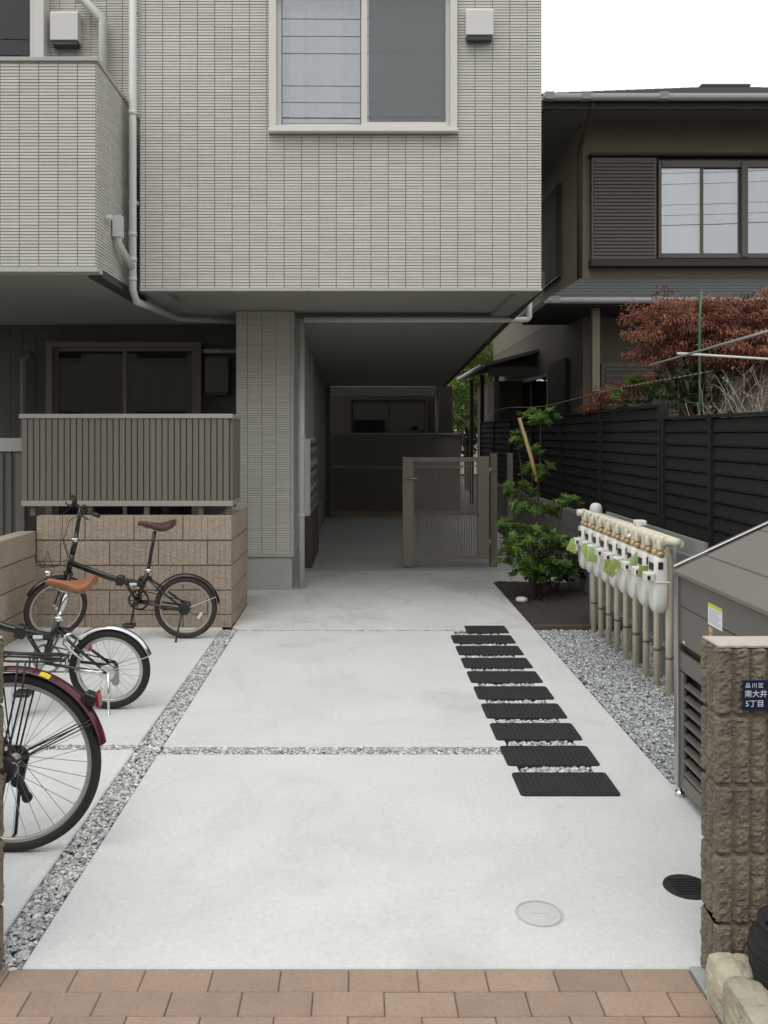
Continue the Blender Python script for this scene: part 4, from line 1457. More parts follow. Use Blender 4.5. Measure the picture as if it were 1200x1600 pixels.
MB().tube([(1.80, 6.96, 0.945), (1.74, 6.98, 0.945)], 0.028, 10).build('end_cap', 'meter_cream', hd, O)
for i, y in enumerate(MYS):
    for dy in (-0.05, 0.05):
        MB().lathe([(0.020, 0.898), (0.027, 0.905), (0.027, 0.925), (0.030, 0.94), (0.024, 0.966), (0.012, 0.972)], (1.80, y + dy, 0), 10).build('valve', 'meter_cream', hd, O)
        MB().lathe([(0.026, -0.012), (0.029, 0), (0.026, 0.012)], (1.80, y + dy * 1.9, 0.945), 10, 'y').build('coupling', 'meter_cream', hd, O)
MB().box(1.84, 1.91, 5.78, 5.86, 0.965, 1.00).build('bracket', 'meter_white', hd, O, bevel=0.006)
MB().bar((1.865, 5.80, 0.97), (1.76, 5.70, 0.90), 0.022, 0.012).build('strap', 'meter_white', hd, O)
MB().box(1.965, 1.985, 4.95, 6.95, 0.86, 0.955).build('support_rail', 'galv', hd, O)
for y in (5.0, 5.65, 6.3, 6.9):
    MB().box(1.966, 1.998, y, y + .035, -0.03, 0.859).build('support_leg', 'pipe_grey', hd, O)
MB().box(1.93, 1.964, 5.0, 6.95, 0.22, 0.24).build('support_rail', 'galv', hd, O)
MB().tube([(1.93, 5.33, -.02), (1.93, 5.33, 0.9)], 0.014, 8).build('riser_pipe', 'pipe_grey', hd, O)
MB().tube([(1.93, 5.97, -.02), (1.93, 5.97, 0.9)], 0.014, 8).build('riser_pipe', 'pipe_grey', hd, O)
vp = MB().lathe([(0.05, -0.03), (0.05, 0.965), (0.047, 0.985), (0.038, 1.003), (0.022, 1.013), (0.0, 1.016)], (0, 0, 0), 20).build('vent_pipe', 'white_plastic')
vp.location = (1.92, 7.08, 0)
tag(vp, 'white round topped vent pipe behind the far end of the meters', 'pipe')


def paper_tag(i, x, y, z, w_, h_, rz, tilt, m, label):
    mb = MB()
    n = 5
    for s_ in (0, 1):
        for a in range(n + 1):
            for b_ in range(n + 1):
                u, v = a / n - .5, b_ / n
                bend = 0.012 * math.sin(u * 3) + 0.018 * v * v
                mb.v.append((u * w_, bend + s_ * 0.0006, -v * h_))
    k = n + 1
    for s_ in (0, 1):
        o_ = s_ * k * k
        for a in range(n):
            for b_ in range(n):
                q = (o_ + a * k + b_, o_ + (a + 1) * k + b_, o_ + (a + 1) * k + b_ + 1, o_ + a * k + b_ + 1)
                mb.f.append(q if s_ else q[::-1]); mb.sm.append(True); mb.t.append(.5)
    o = mb.build('paper_tag', m, recalc=False)
    o.location = (x, y, z)
    o.rotation_euler = (0, tilt, rz)
    o.scale = (.8, 1, .82)
    tag(o, label, 'tag', 'green paper tags on the gas meters')


paper_tag(0, MX - .085, MYS[8] - .06, .735, .10, .13, R(-30), R(25), 'tag_green', 'yellow green paper tag on the meter nearest the shrub')
paper_tag(1, MX - .075, MYS[7] - .09, .735, .09, .12, R(-20), R(-15), 'tag_green', 'yellow green paper tag on the second meter from the shrub')
paper_tag(2, MX - .070, MYS[6] - .092, .735, .10, .13, R(-10), R(10), 'tag_mint', 'mint green paper tag on the third meter from the shrub')
paper_tag(3, MX - .085, MYS[4] - .092, .71, .06, .10, R(-10), R(5), 'tag_green', 'small folded green tag on the middle meter')
paper_tag(4, MX - .075, MYS[3] - .092, .73, .10, .14, R(-5), R(35), 'tag_green', 'yellow green tag hanging on the fourth meter from the bin')
paper_tag(5, MX - .045, MYS[2] - .096, .80, .115, .10, R(4), R(-28), 'tag_mint', 'pale green tag curling upward on the third meter from the bin')
paper_tag(6, MX - .035, MYS[1] - .096, .765, .115, .09, R(5), R(8), 'tag_green', 'olive green tag on the second meter from the bin')

# ================================================================ BIN STORE
bn = thing('bin_store', 'grey brown metal refuse box with sloping lid and louvred front', 'refuse box', (1.7, 3.2, 0))
O = tuple(bn.location)
bx0, bx1, by0, by1, bz = 1.38, 2.06, 2.66, 3.80, 0.965
zt = bz + (bx1 - bx0) * 0.47
# legs
for (xx, yy) in ((bx0, by1 - .045), (bx0, by0), (bx1 - .04, by1 - .045), (bx1 - .04, by0)):
    top = bz if xx < 1.5 else zt - .02
    lo = MB().box(xx - .008, xx + .034, yy, yy + .045, 0.045, top).build('leg', 'stainless', bn, O, bevel=0.004)
    MB().lathe([(0.020, 0.001), (0.024, 0.006), (0.020, 0.02), (0.010, 0.022), (0.010, 0.045)], (xx + .012, yy + .022, 0), 14).build('foot', 'chrome', lo, O)
# end panels
for yy in (by1 - .030, by0 + .012):
    MB().prism([(bx0 + .036, 0.06), (bx1 - .042, 0.06), (bx1 - .042, zt - .03), (bx0 + .036, bz - .002)], yy, yy + .018, 'y').build('end_panel', 'bin', bn, O)
MB().box(bx1 - .02, bx1, by0 + .046, by1 - .046, 0.06, zt - .03).build('back_panel', 'bin', bn, O)
MB().box(bx0 + .04, bx1 - .03, by0 + .05, by1 - .05, 0.06, 0.075).build('floor', 'bin', bn, O)
# sloping lid in strips along y
sl = (zt - bz) / (bx1 - bx0)
for k, (u0, u1) in enumerate(((-0.015, 0.125), (0.129, 0.36), (0.364, 0.70))):
    xa, xb = bx0 + u0, bx0 + u1
    za, zb_ = bz + u0 * sl, bz + u1 * sl
    MB().prism([(xa, za + .006), (xb, zb_ + .006), (xb, zb_ + .024), (xa, za + .024)], by0 - .012, by1 + .004, 'y').build('lid_panel', 'bin_lid', bn, O, bevel=0.003)
MB().prism([(bx0 - .012, bz + .026), (bx1, zt + .030), (bx1, zt + .038), (bx0 - .012, bz + .036)], by1 - .012, by1 + .014, 'y').build('lid_edge', 'stainless', bn, O, bevel=0.002)
# front
fx = bx0 + .004
MB().box(fx, fx + .016, by0 + .046, by1 - .046, 0.835, 0.958).build('front_panel', 'bin', bn, O, bevel=0.002)
MB().box(fx, fx + .016, by0 + .046, by1 - .046, 0.672, 0.832).build('front_panel', 'bin', bn, O, bevel=0.002)
MB().box(fx + .02, fx + .03, by0 + .046, by1 - .046, 0.63, 0.68).build('handle_slot', 'dark_slot', bn, O)
MB().box(fx, fx + .016, by0 + .046, by1 - .046, 0.555, 0.635).build('front_panel', 'bin', bn, O, bevel=0.002)
MB().box(fx, fx + .018, by0 + .046, by1 - .046, 0.048, 0.105).build('front_rail', 'bin', bn, O, bevel=0.002)
MB().box(fx, fx + .016, by1 - .085, by1 - .047, 0.106, 0.548).build('front_stile', 'bin', bn, O, bevel=0.002)
MB().box(fx, fx + .016, by0 + .047, by0 + .085, 0.106, 0.548).build('front_stile', 'bin', bn, O, bevel=0.002)
lm_ = MB().prism([(0.0, 0.0), (0.003, 0.0), (0.024, 0.012), (0.024, 0.017), (0.021, 0.017), (0.0, 0.008)], by0 + .086, by1 - .086, 'y').mesh('louvre', 'bin', (0, O[1], 0))
for k in range(8):
    piece('louvre', lm_, bn, (fx - O[0], 0, 0.115 + k * 0.054))
MB().box(fx + .045, fx + .05, by0 + .06, by1 - .06, 0.08, 0.556).build('dark_backing', 'dark_slot', bn, O)  # near-black sheet standing in for the dark inside behind the louvres
st = MB().box(fx - .0008, fx - .0002, 3.315, 3.45, 0.822, 0.908).build('sticker', 'paper', bn, O)
MB().box(fx - .0014, fx - .0009, 3.315, 3.45, 0.893, 0.908).build('sticker_band', 'paper_yellow', st, O)
for k in range(7):
    MB().box(fx - .0014, fx - .0009, 3.325 + (0.03 if k % 3 == 2 else 0), 3.44, 0.832 + k * .0085, 0.8345 + k * .0085).build('print_line', 'paper_line', st, O)
MB().box(fx - .0008, fx - .0002, 3.405, 3.445, 0.772, 0.788).build('sticker', 'sticker_orange', bn, O)
MB().box(fx - .0008, fx - .0002, 3.405, 3.445, 0.792, 0.814).build('sticker', 'bamboo', bn, O)
MB().box(fx - .0008, fx - .0002, 3.70, 3.72, 0.682, 0.69).build('sticker', 'paper', bn, O)

# ================================================================ PLANTS
def leaf(mb, p, d, up, L, w_, tint, droop=0.25):
    """a leaf of two tapering segments folded along nothing, six vertices"""
    d = d.normalized()
    s_ = d.cross(up)
    if s_.length < 1e-4:
        s_ = d.orthogonal()
    s_.normalize()
    nrm = s_.cross(d).normalized()
    a = p
    m_ = p + d * L * 0.5 + nrm * L * 0.06
    e = p + d * L - nrm * L * droop
    o = len(mb.v)
    mb.v += [tuple(a), tuple(m_ + s_ * w_ / 2), tuple(e), tuple(m_ - s_ * w_ / 2)]
    mb.f.append((o, o + 1, o + 2, o + 3)); mb.sm.append(False); mb.t.append(tint)


def rv(r):
    while True:
        v = Vector((r.uniform(-1, 1), r.uniform(-1, 1), r.uniform(-1, 1)))
        if 0.05 < v.length < 1:
            return v.normalized()


def P(x, y, Z):
    return Vector(((x - VPX) / F_PX * Z, Z, CAM_H - (y - VPY) / F_PX * Z))


def whorl_shrub(label, base, tufts, m, seed, leaf_len=0.065, leaf_w=0.022, stem_m='bark', cat='shrub', name='shrub', per=16, whorls=5):
    r = random.Random(seed)
    root = thing(name, label, cat, tuple(base))
    O = tuple(base)
    st_ = MB()
    lv = MB()
    for (c, rad, hgt, n) in tufts:
        c = Vector(c)
        mid = base.lerp(c, 0.5) + Vector((r.uniform(-.05, .05), r.uniform(-.05, .05), 0.02))
        st_.tube([base + Vector((r.uniform(-.05, .05), r.uniform(-.05, .05), -0.02)), base.lerp(mid, 0.6), mid, c], [0.011, 0.009, 0.007, 0.003], 6)
        for k in range(n):
            d = rv(r)
            p = c + Vector((d.x * rad, d.y * rad, d.z * hgt)) * (r.random() ** 0.45)
            st_.tube([c + (p - c) * 0.2, p], [0.003, 0.0015], 4, caps=False)
            ax = (Vector((d.x * .5, d.y * .5, 0.9)) + rv(r) * 0.45).normalized()
            tuft_tint = max(0.0, min(1.0, (p.z - c.z) / max(hgt, .01) * 0.5 + 0.45 + r.uniform(-.35, .35)))  # leaf tint runs lighter towards the top of each tuft
            for q in range(per):
                a = r.uniform(0, 6.283)
                o1 = ax.orthogonal().normalized()
                o2 = ax.cross(o1)
                el = r.uniform(0.0, 0.75)
                dr_ = (o1 * math.cos(a) + o2 * math.sin(a)) * math.cos(el) + ax * math.sin(el)
                leaf(lv, p + ax * r.uniform(-.015, .01), dr_, ax, leaf_len * r.uniform(.65, 1.2), leaf_w * r.uniform(.8, 1.2), min(1, max(0, tuft_tint + r.uniform(-.18, .18))), 0.12)
    st_.build('stem', stem_m, root, O, recalc=False)
    lo = lv.build('leaves', m, root, O, recalc=False, tint=True)
    tag(lo, kind='stuff')
    return root


B = Vector((1.69, 8.32, 0.0))
tf = []
for (x, y, Z, rad, hg, n) in ((845, 652, 8.35, .20, .07, 12), (808, 690, 8.3, .10, .08, 8), (838, 735, 8.3, .14, .10, 10), (815, 765, 8.35, .16, .07, 10),
                              (880, 784, 8.4, .18, .06, 10), (822, 795, 8.25, .15, .08, 9), (850, 800, 8.4, .14, .07, 8), (795, 768, 8.3, .06, .03, 3), (795, 823, 8.2, .10, .06, 7),
                              (830, 838, 8.2, .22, .10, 18), (872, 852, 8.35, .20, .10, 16), (805, 868, 8.2, .18, .12, 16), (850, 880, 8.3, .24, .14, 22),
                              (818, 890, 8.2, .16, .08, 12), (885, 880, 8.45, .14, .12, 10), (835, 708, 8.3, .08, .05, 4)):
    tf.append((P(x, y, Z), rad * 1.1, hg * 1.15, int(n * 1.7)))
whorl_shrub('tall loose leafy green shrub in the soil bed beside the gate', B, tf, 'leaf_green', 11)
# low dark ground shrubs behind it
tf2 = [(P(x, y, 8.75), .16, .12, 12) for (x, y) in ((840, 895), (870, 900), (900, 895), (860, 870))]
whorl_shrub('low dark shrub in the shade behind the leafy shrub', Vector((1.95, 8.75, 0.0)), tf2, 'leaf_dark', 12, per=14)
bs = MB().tube([P(811, 653, 8.2), P(830, 715, 8.2), P(839, 752, 8.22)], [0.017, 0.018, 0.018], 8).build('bamboo_stake', 'bamboo')
tag(bs, 'tan bamboo stake leaning in the leafy shrub', 'stake')


def leaf_cloud_tree(label, name, cat, base, crown, m, n_leaf, L, w_, seed, trunk_r=0.05, stem_m='bark', weep=0.0, limbs=7, clump=0.12, flat=0.5, per=22):
    """crown: list of (centre, rx, ry, rz). Leaves gather round many twig ends."""
    r = random.Random(seed)
    root = thing(name, label, cat, tuple(base))
    O = tuple(base)
    tk = MB()
    top = Vector((0, 0, 0))
    for c, *_ in crown:
        top += Vector(c)
    top /= len(crown)
    fork = base.lerp(top, 0.55)
    tk.tube([base - Vector((0, 0, .05)), base.lerp(fork, .5) + Vector((r.uniform(-.05, .05), r.uniform(-.05, .05), 0)), fork], [trunk_r * 1.3, trunk_r, trunk_r * .8], 8)
    lv = MB()
    tot = sum(rx * ry * rz_ for _, rx, ry, rz_ in crown)
    for (c, rx, ry, rz_) in crown:
        c = Vector(c)
        k = max(2, int(limbs * rx * ry * rz_ / tot) + 1)
        for _ in range(k):
            d = rv(r)
            e = c + Vector((d.x * rx, d.y * ry, d.z * rz_)) * 0.75
            tk.tube([fork, fork.lerp(e, .5) + Vector((0, 0, .08)), e], [trunk_r * .5, trunk_r * .3, trunk_r * .1], 6, caps=False)
        nl = int(n_leaf * rx * ry * rz_ / tot)
        nclump = max(6, nl // per)
        for q in range(nclump):
            d = rv(r)
            rr_ = r.random() ** 0.4
            cc = c + Vector((d.x * rx, d.y * ry, d.z * rz_)) * rr_ * (1 + 0.16 * noise.noise(d * 2.3 + Vector((seed, 0, 0))))
            tn = r.random()
            for s_ in range(per):
                v = rv(r) * clump * r.random() ** .5
                v.z *= flat
                dd = (Vector((d.x, d.y, 0.1 - weep)) + rv(r) * 0.7)
                leaf(lv, cc + v, dd, Vector((0, 0, 1)) + rv(r) * .5, L * r.uniform(.6, 1.3), w_ * r.uniform(.7, 1.2), min(1, max(0, tn * .9 + .05 + r.uniform(-.18, .18))), 0.2 + weep * .3)
    tk.build('trunk', stem_m, root, O, recalc=False)
    lo = lv.build('crown', m, root, O, recalc=False, tint=True)
    tag(lo, kind='stuff')
    return root


# red Japanese maple behind the fence
crown = [(P(1050, 500, 7.6), .42, .45, .26), (P(1010, 535, 7.4), .24, .3, .20), (P(1120, 508, 7.8), .46, .5, .24), (P(1190, 500, 7.7), .45, .5, .26),
         (P(1100, 540, 7.6), .55, .45, .24), (P(1180, 545, 7.5), .40, .45, .22)]
leaf_cloud_tree('spreading red leaved maple behind the black fence', 'maple_tree', 'tree', Vector((3.0, 7.7, 0)), crown, 'leaf_red', 30000, 0.044, 0.013, 21, 0.055, weep=0.35, limbs=30, clump=0.12, flat=0.42, per=60)
# low reddish branch over the fence farther left
leaf_cloud_tree('low wispy red shrub rising over the fence beside the maple', 'red_shrub', 'shrub', Vector((2.75, 8.6, 0)),
                [(P(955, 618, 8.6), .22, .25, .07), (P(1000, 600, 8.4), .22, .2, .09), (P(930, 640, 8.8), .16, .2, .05)], 'leaf_red', 3600, 0.05, 0.012, 22, 0.02, weep=0.2, limbs=9, clump=0.10)
whorl_shrub('small bright green sprig above the fence', Vector((2.55, 7.7, 0.2)), [(P(985, 597, 7.7), .11, .05, 9), (P(1015, 604, 7.7), .10, .05, 8), (P(1038, 616, 7.6), .10, .06, 8), (P(960, 615, 7.8), .07, .04, 5)], 'leaf_bright', 23, per=12)
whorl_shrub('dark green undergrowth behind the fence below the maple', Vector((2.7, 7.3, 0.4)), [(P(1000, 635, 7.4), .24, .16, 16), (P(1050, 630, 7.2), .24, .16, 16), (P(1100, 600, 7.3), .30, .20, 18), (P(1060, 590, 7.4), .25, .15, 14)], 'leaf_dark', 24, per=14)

# tangle of bare pale twigs with a few pale leaves
tw = thing('bare_shrub', 'tangle of bare pale twigs behind the near fence', 'shrub', (2.75, 5.7, 0.4))
r = random.Random(5)
tm, tl = MB(), MB()
for k in range(150):
    x = r.uniform(2.45, 3.05); y = r.uniform(5.0, 6.5)
    p = Vector((x, y, 1.35))
    d = Vector((r.uniform(-.5, .5), r.uniform(-.4, .4), 1)).normalized()
    pts = [p]
    ln = r.uniform(.35, .72)
    for s_ in range(5):
        d = (d + rv(r) * 0.42).normalized()
        p = p + d * ln / 5
        p.x = max(p.x, 2.42)
        pts.append(p.copy())
    k_ = r.uniform(.35, .9)
    tm.tube(pts, [0.006 * k_, 0.005 * k_, 0.0045 * k_, 0.004 * k_, 0.003 * k_, 0.002 * k_], 5, caps=False)
    for s_ in range(3):
        q = pts[r.randint(2, 5)]
        e = q + (d + rv(r) * 0.9).normalized() * r.uniform(.08, .2)
        e.x = max(e.x, 2.40)
        tm.tube([q, e], [0.0022, 0.001], 4, caps=False)
        if r.random() < .6:
            leaf(tl, e, rv(r), Vector((0, 0, 1)), r.uniform(.02, .04), .018, r.random())
tm.build('twigs', 'twig_pale', tw, tuple(tw.location), recalc=False)
tag(bpy.data.objects['twigs'], kind='stuff')
lo = tl.build('leaves', 'leaf_pale', tw, tuple(tw.location), recalc=False, tint=True)
tag(lo, kind='stuff')
# dense mass beneath, hiding the wall of the house
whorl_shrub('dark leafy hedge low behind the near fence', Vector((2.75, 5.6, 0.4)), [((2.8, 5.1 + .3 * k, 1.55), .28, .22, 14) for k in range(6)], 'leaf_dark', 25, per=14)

# garden poles and wire
tag(MB().tube([(2.25, 6.75, 2.115), (2.27, 4.2, 2.165)], 0.008, 8).build('garden_pole', 'galv'), 'long grey pole slanting above the near fence', 'pole', 'garden poles above the fence')
tag(MB().tube([P(1058, 552, 6.1), P(1290, 567, 6.1)], 0.009, 8).build('garden_pole', 'white_pole'), 'white horizontal pole above the bare twigs', 'pole', 'garden poles above the fence')
gs = MB().tube([(2.43, 6.2, 0.8), P(1093, 500, 6.2), P(1096, 455, 6.2)], 0.009, 8)
tag(gs.build('garden_stake', 'stake_green'), 'green garden stake standing in front of the maple', 'stake')
wr = MB()
pts = [(2.28, lerp(15.5, 5.6, t), 1.93 + 0.06 * math.sin(t * 9) * (1 - t) + 0.06 * t) for t in [i / 40 for i in range(41)]]
wr.tube(pts, 0.0016, 5)
for i in range(0, 200, 2):
    t = i / 200
    y = lerp(15.5, 5.6, t)
    z = 1.93 + 0.06 * math.sin(t * 9) * (1 - t) + 0.06 * t
    wr.obox((2.28, y, z), (0.011, 0.002, 0.009), Matrix.Rotation(i * 1.1, 3, 'Y'))
tag(wr.build('fence_wire', 'pipe_grey', recalc=False), 'thin pale barbed wire sagging above the far fence', 'wire')

# trees behind, glimpsed through the gap
leaf_cloud_tree('bright green tree glimpsed at the far end of the passage', 'green_tree', 'tree', Vector((2.3, 21.5, 0)),
                [(P(705, 628, 21), .55, .6, .6), (P(735, 565, 22), .75, .7, .8), (P(715, 660, 20.5), .45, .5, .35), (P(765, 540, 23), .7, .7, .6), (P(725, 600, 23), .8, .7, .8)], 'leaf_bright', 7000, 0.13, 0.055, 31, 0.09, limbs=18, clump=.28)
leaf_cloud_tree('dark evergreen tree at the far end behind the bright tree', 'dark_tree', 'tree', Vector((3.2, 25.5, 0)),
                [(P(720, 640, 25), 1.2, .8, 1.0), (P(760, 600, 26), 1.2, .8, 1.2), (P(700, 690, 24), .9, .8, .6)], 'leaf_dark', 6000, 0.16, 0.07, 32, 0.12, limbs=18, clump=.32)

# ================================================================ BICYCLES
def spokes(c, r_out, n, r_hub=0.02, hub_w=0.03, rad=0.0011):
    mb = MB()
    for i in range(n):
        a = 2 * math.pi * i / n
        side = 1 if i % 2 else -1
        off = 0.35 * (1 if (i // 2) % 2 else -1)
        p = (c[0] + r_hub * math.cos(a + off * 2.2), c[1] + side * hub_w, c[2] + r_hub * math.sin(a + off * 2.2))
        q = (c[0] + r_out * math.cos(a), c[1], c[2] + r_out * math.sin(a))
        mb.tube([p, q], rad, 4, caps=False)
    return mb


def wheel(parent, c, r, tyre_r, m_tyre, m_rim, rim_h=0.014, nsp=28, sp_rad=0.0011):
    rimR = r - 2 * tyre_r + 0.004
    mb = MB().torus(c, rimR - rim_h * .6, rim_h, 'y', 64, 8, 0.75)
    mb.lathe([(0.012, -0.05), (0.012, -0.035), (0.024, -0.034), (0.024, -0.028), (0.015, -0.02), (0.015, 0.02), (0.024, 0.028), (0.024, 0.034), (0.012, 0.035), (0.012, 0.05)], c, 14, 'y')
    wo_ = mb.build('wheel', m_rim, parent)
    MB().torus(c, r - tyre_r, tyre_r, 'y', 72, 12, 1.0).build('tyre', m_tyre, wo_)
    so_ = spokes(c, rimR - rim_h, nsp, rad=sp_rad).build('spokes', 'steel', wo_, recalc=False)
    return wo_


def fender(parent, c, r, a0, a1, m, wdt=0.026, name='mudguard', stays=None):
    mb = MB()
    n, k = 40, 7
    vs = []
    for i in range(n + 1):
        a = a0 + (a1 - a0) * i / n
        for layer in (0, 1):
            for j in range(k):
                b_ = lerp(-1, 1, j / (k - 1))
                rad = r + 0.012 * (1 - b_ * b_) - layer * 0.0025
                vs.append((c[0] + rad * math.cos(a), c[1] + b_ * wdt, c[2] + rad * math.sin(a)))
    fs = []
    s_ = 2 * k
    for i in range(n):
        for j in range(k - 1):
            q = (i * s_ + j, i * s_ + j + 1, (i + 1) * s_ + j + 1, (i + 1) * s_ + j)
            fs.append(q)
            fs.append(tuple(x + k for x in q[::-1]))
        fs.append((i * s_, (i + 1) * s_, (i + 1) * s_ + k, i * s_ + k))
        fs.append((i * s_ + k - 1, i * s_ + 2 * k - 1, (i + 1) * s_ + 2 * k - 1, (i + 1) * s_ + k - 1))
    mb.add(vs, fs, smooth=True)
    return mb.build(name, m, parent, recalc=False)


def saddle(parent, c, L, w_, m, tilt=0.0, m_under='bike_dark', seat=True):
    """nose towards +x"""
    mb = MB()
    n, k = 18, 12
    prof = []
    for i in range(n + 1):
        t = i / n                     # 0 rear, 1 nose
        x = -L * 0.5 + L * t
        half = w_ * 0.5 * (0.93 * math.exp(-((t - 0.13) / 0.30) ** 2) + 0.22) * (1 if t < .97 else .6)
        if t < 0.06: half *= 0.72 + 0.28 * t / .06
        thick = 0.088 * (1 - 0.42 * t) * (0.75 + .25 * math.sin(math.pi * min(1, t * 1.6)))
        top = 0.022 * math.exp(-((t - 0.05) / 0.22) ** 2) - 0.012 * math.sin(math.pi * t) + (-.012 if t > .95 else 0)
        for j in range(k):
            a = 2 * math.pi * j / k
            yy = half * math.copysign(abs(math.cos(a)) ** 0.7, math.cos(a))
            zz = math.sin(a)
            z = top + (0.008 * zz if zz > 0 else thick * zz * (0.55 + .45 * abs(math.cos(a))))
            z -= (abs(yy) / (w_ / 2)) ** 2 * 0.016
            prof.append((c[0] + x * math.cos(tilt) - z * math.sin(tilt), c[1] + yy, c[2] + x * math.sin(tilt) + z * math.cos(tilt)))
    fs = [(i * k + j, i * k + (j + 1) % k, (i + 1) * k + (j + 1) % k, (i + 1) * k + j) for i in range(n) for j in range(k)]
    fs += [tuple(range(k))[::-1], tuple(range(n * k, n * k + k))]
    mb.add(prof, fs, smooth=True)
    so_ = mb.build('saddle', m, parent)
    rl_ = MB()
    for sd in (-1, 1):
        rl_.tube([(c[0] - L * .40, c[1] + sd * .045, c[2] - .03), (c[0] - L * .1, c[1] + sd * .022, c[2] - .062), (c[0] + L * .15, c[1] + sd * .02, c[2] - .06), (c[0] + L * .4, c[1], c[2] - .025)], 0.0035, 6)
        rl_.tube([(c[0] - L * .33 + .012 * math.cos(q * .9), c[1] + sd * .05 + .012 * math.sin(q * .9), c[2] - .062 + q * .0022) for q in range(20)], 0.0022, 4)
    rl_.build('saddle_rail', 'steel', so_)
    return so_


def crank_set(parent, bb, cr, arm, ang, m='bike_dark', pedal_m='bike_dark', yoff=-0.05, teeth=True):
    ch = MB().torus((bb[0], bb[1] + yoff, bb[2]), cr, 0.007, 'y', 40, 6, 0.4)
    for i in range(5):
        a = i * 2 * math.pi / 5 + ang
        ch.bar((bb[0], bb[1] + yoff, bb[2]), (bb[0] + cr * math.cos(a), bb[1] + yoff, bb[2] + cr * math.sin(a)), 0.005, 0.014, (0, 1, 0))
    co = ch.build('chainring', m, parent)
    for s_, yo in ((1, 0.07), (-1, yoff - .022)):
        e = (bb[0] + s_ * arm * math.cos(ang), bb[1] + yo, bb[2] + s_ * arm * math.sin(ang))
        a_ = MB().bar((bb[0], bb[1] + yo, bb[2]), e, 0.012, 0.024, (0, 1, 0)).build('crank_arm', m, parent, bevel=0.003)
        yy = 0.055 if s_ > 0 else -0.055
        pd = MB().box(e[0] - .045, e[0] + .045, e[1] + yy - .04, e[1] + yy + .04, e[2] - .012, e[2] + .012)
        pd.tube([(e[0], e[1], e[2]), (e[0], e[1] + yy * 1.6, e[2])], 0.006, 6)
        pd.build('pedal', pedal_m, a_, bevel=0.003)
    MB().tube([(bb[0], bb[1] + yoff - .03, bb[2]), (bb[0], bb[1] + .08, bb[2])], 0.02, 12).build('bottom_bracket', m, parent)
    return co


def chain(parent, bb, cr, hub, hr, y=-0.05):
    a, b_ = Vector((bb[0], y, bb[2])), Vector((hub[0], y, hub[2]))
    up = Vector((0, 0, 1))
    mb = MB()
    mb.tube([a + up * cr, b_ + up * hr], 0.004, 5)
    mb.tube([a - up * cr, b_ - up * hr], 0.004, 5)
    mb.lathe([(hr, -.006), (hr, .006)], (hub[0], y, hub[2]), 20, 'y')
    mb.lathe([(hr * .75, -.012), (hr * .75, .0)], (hub[0], y + .012, hub[2]), 20, 'y')
    return mb.build('chain', 'bike_dark', parent)


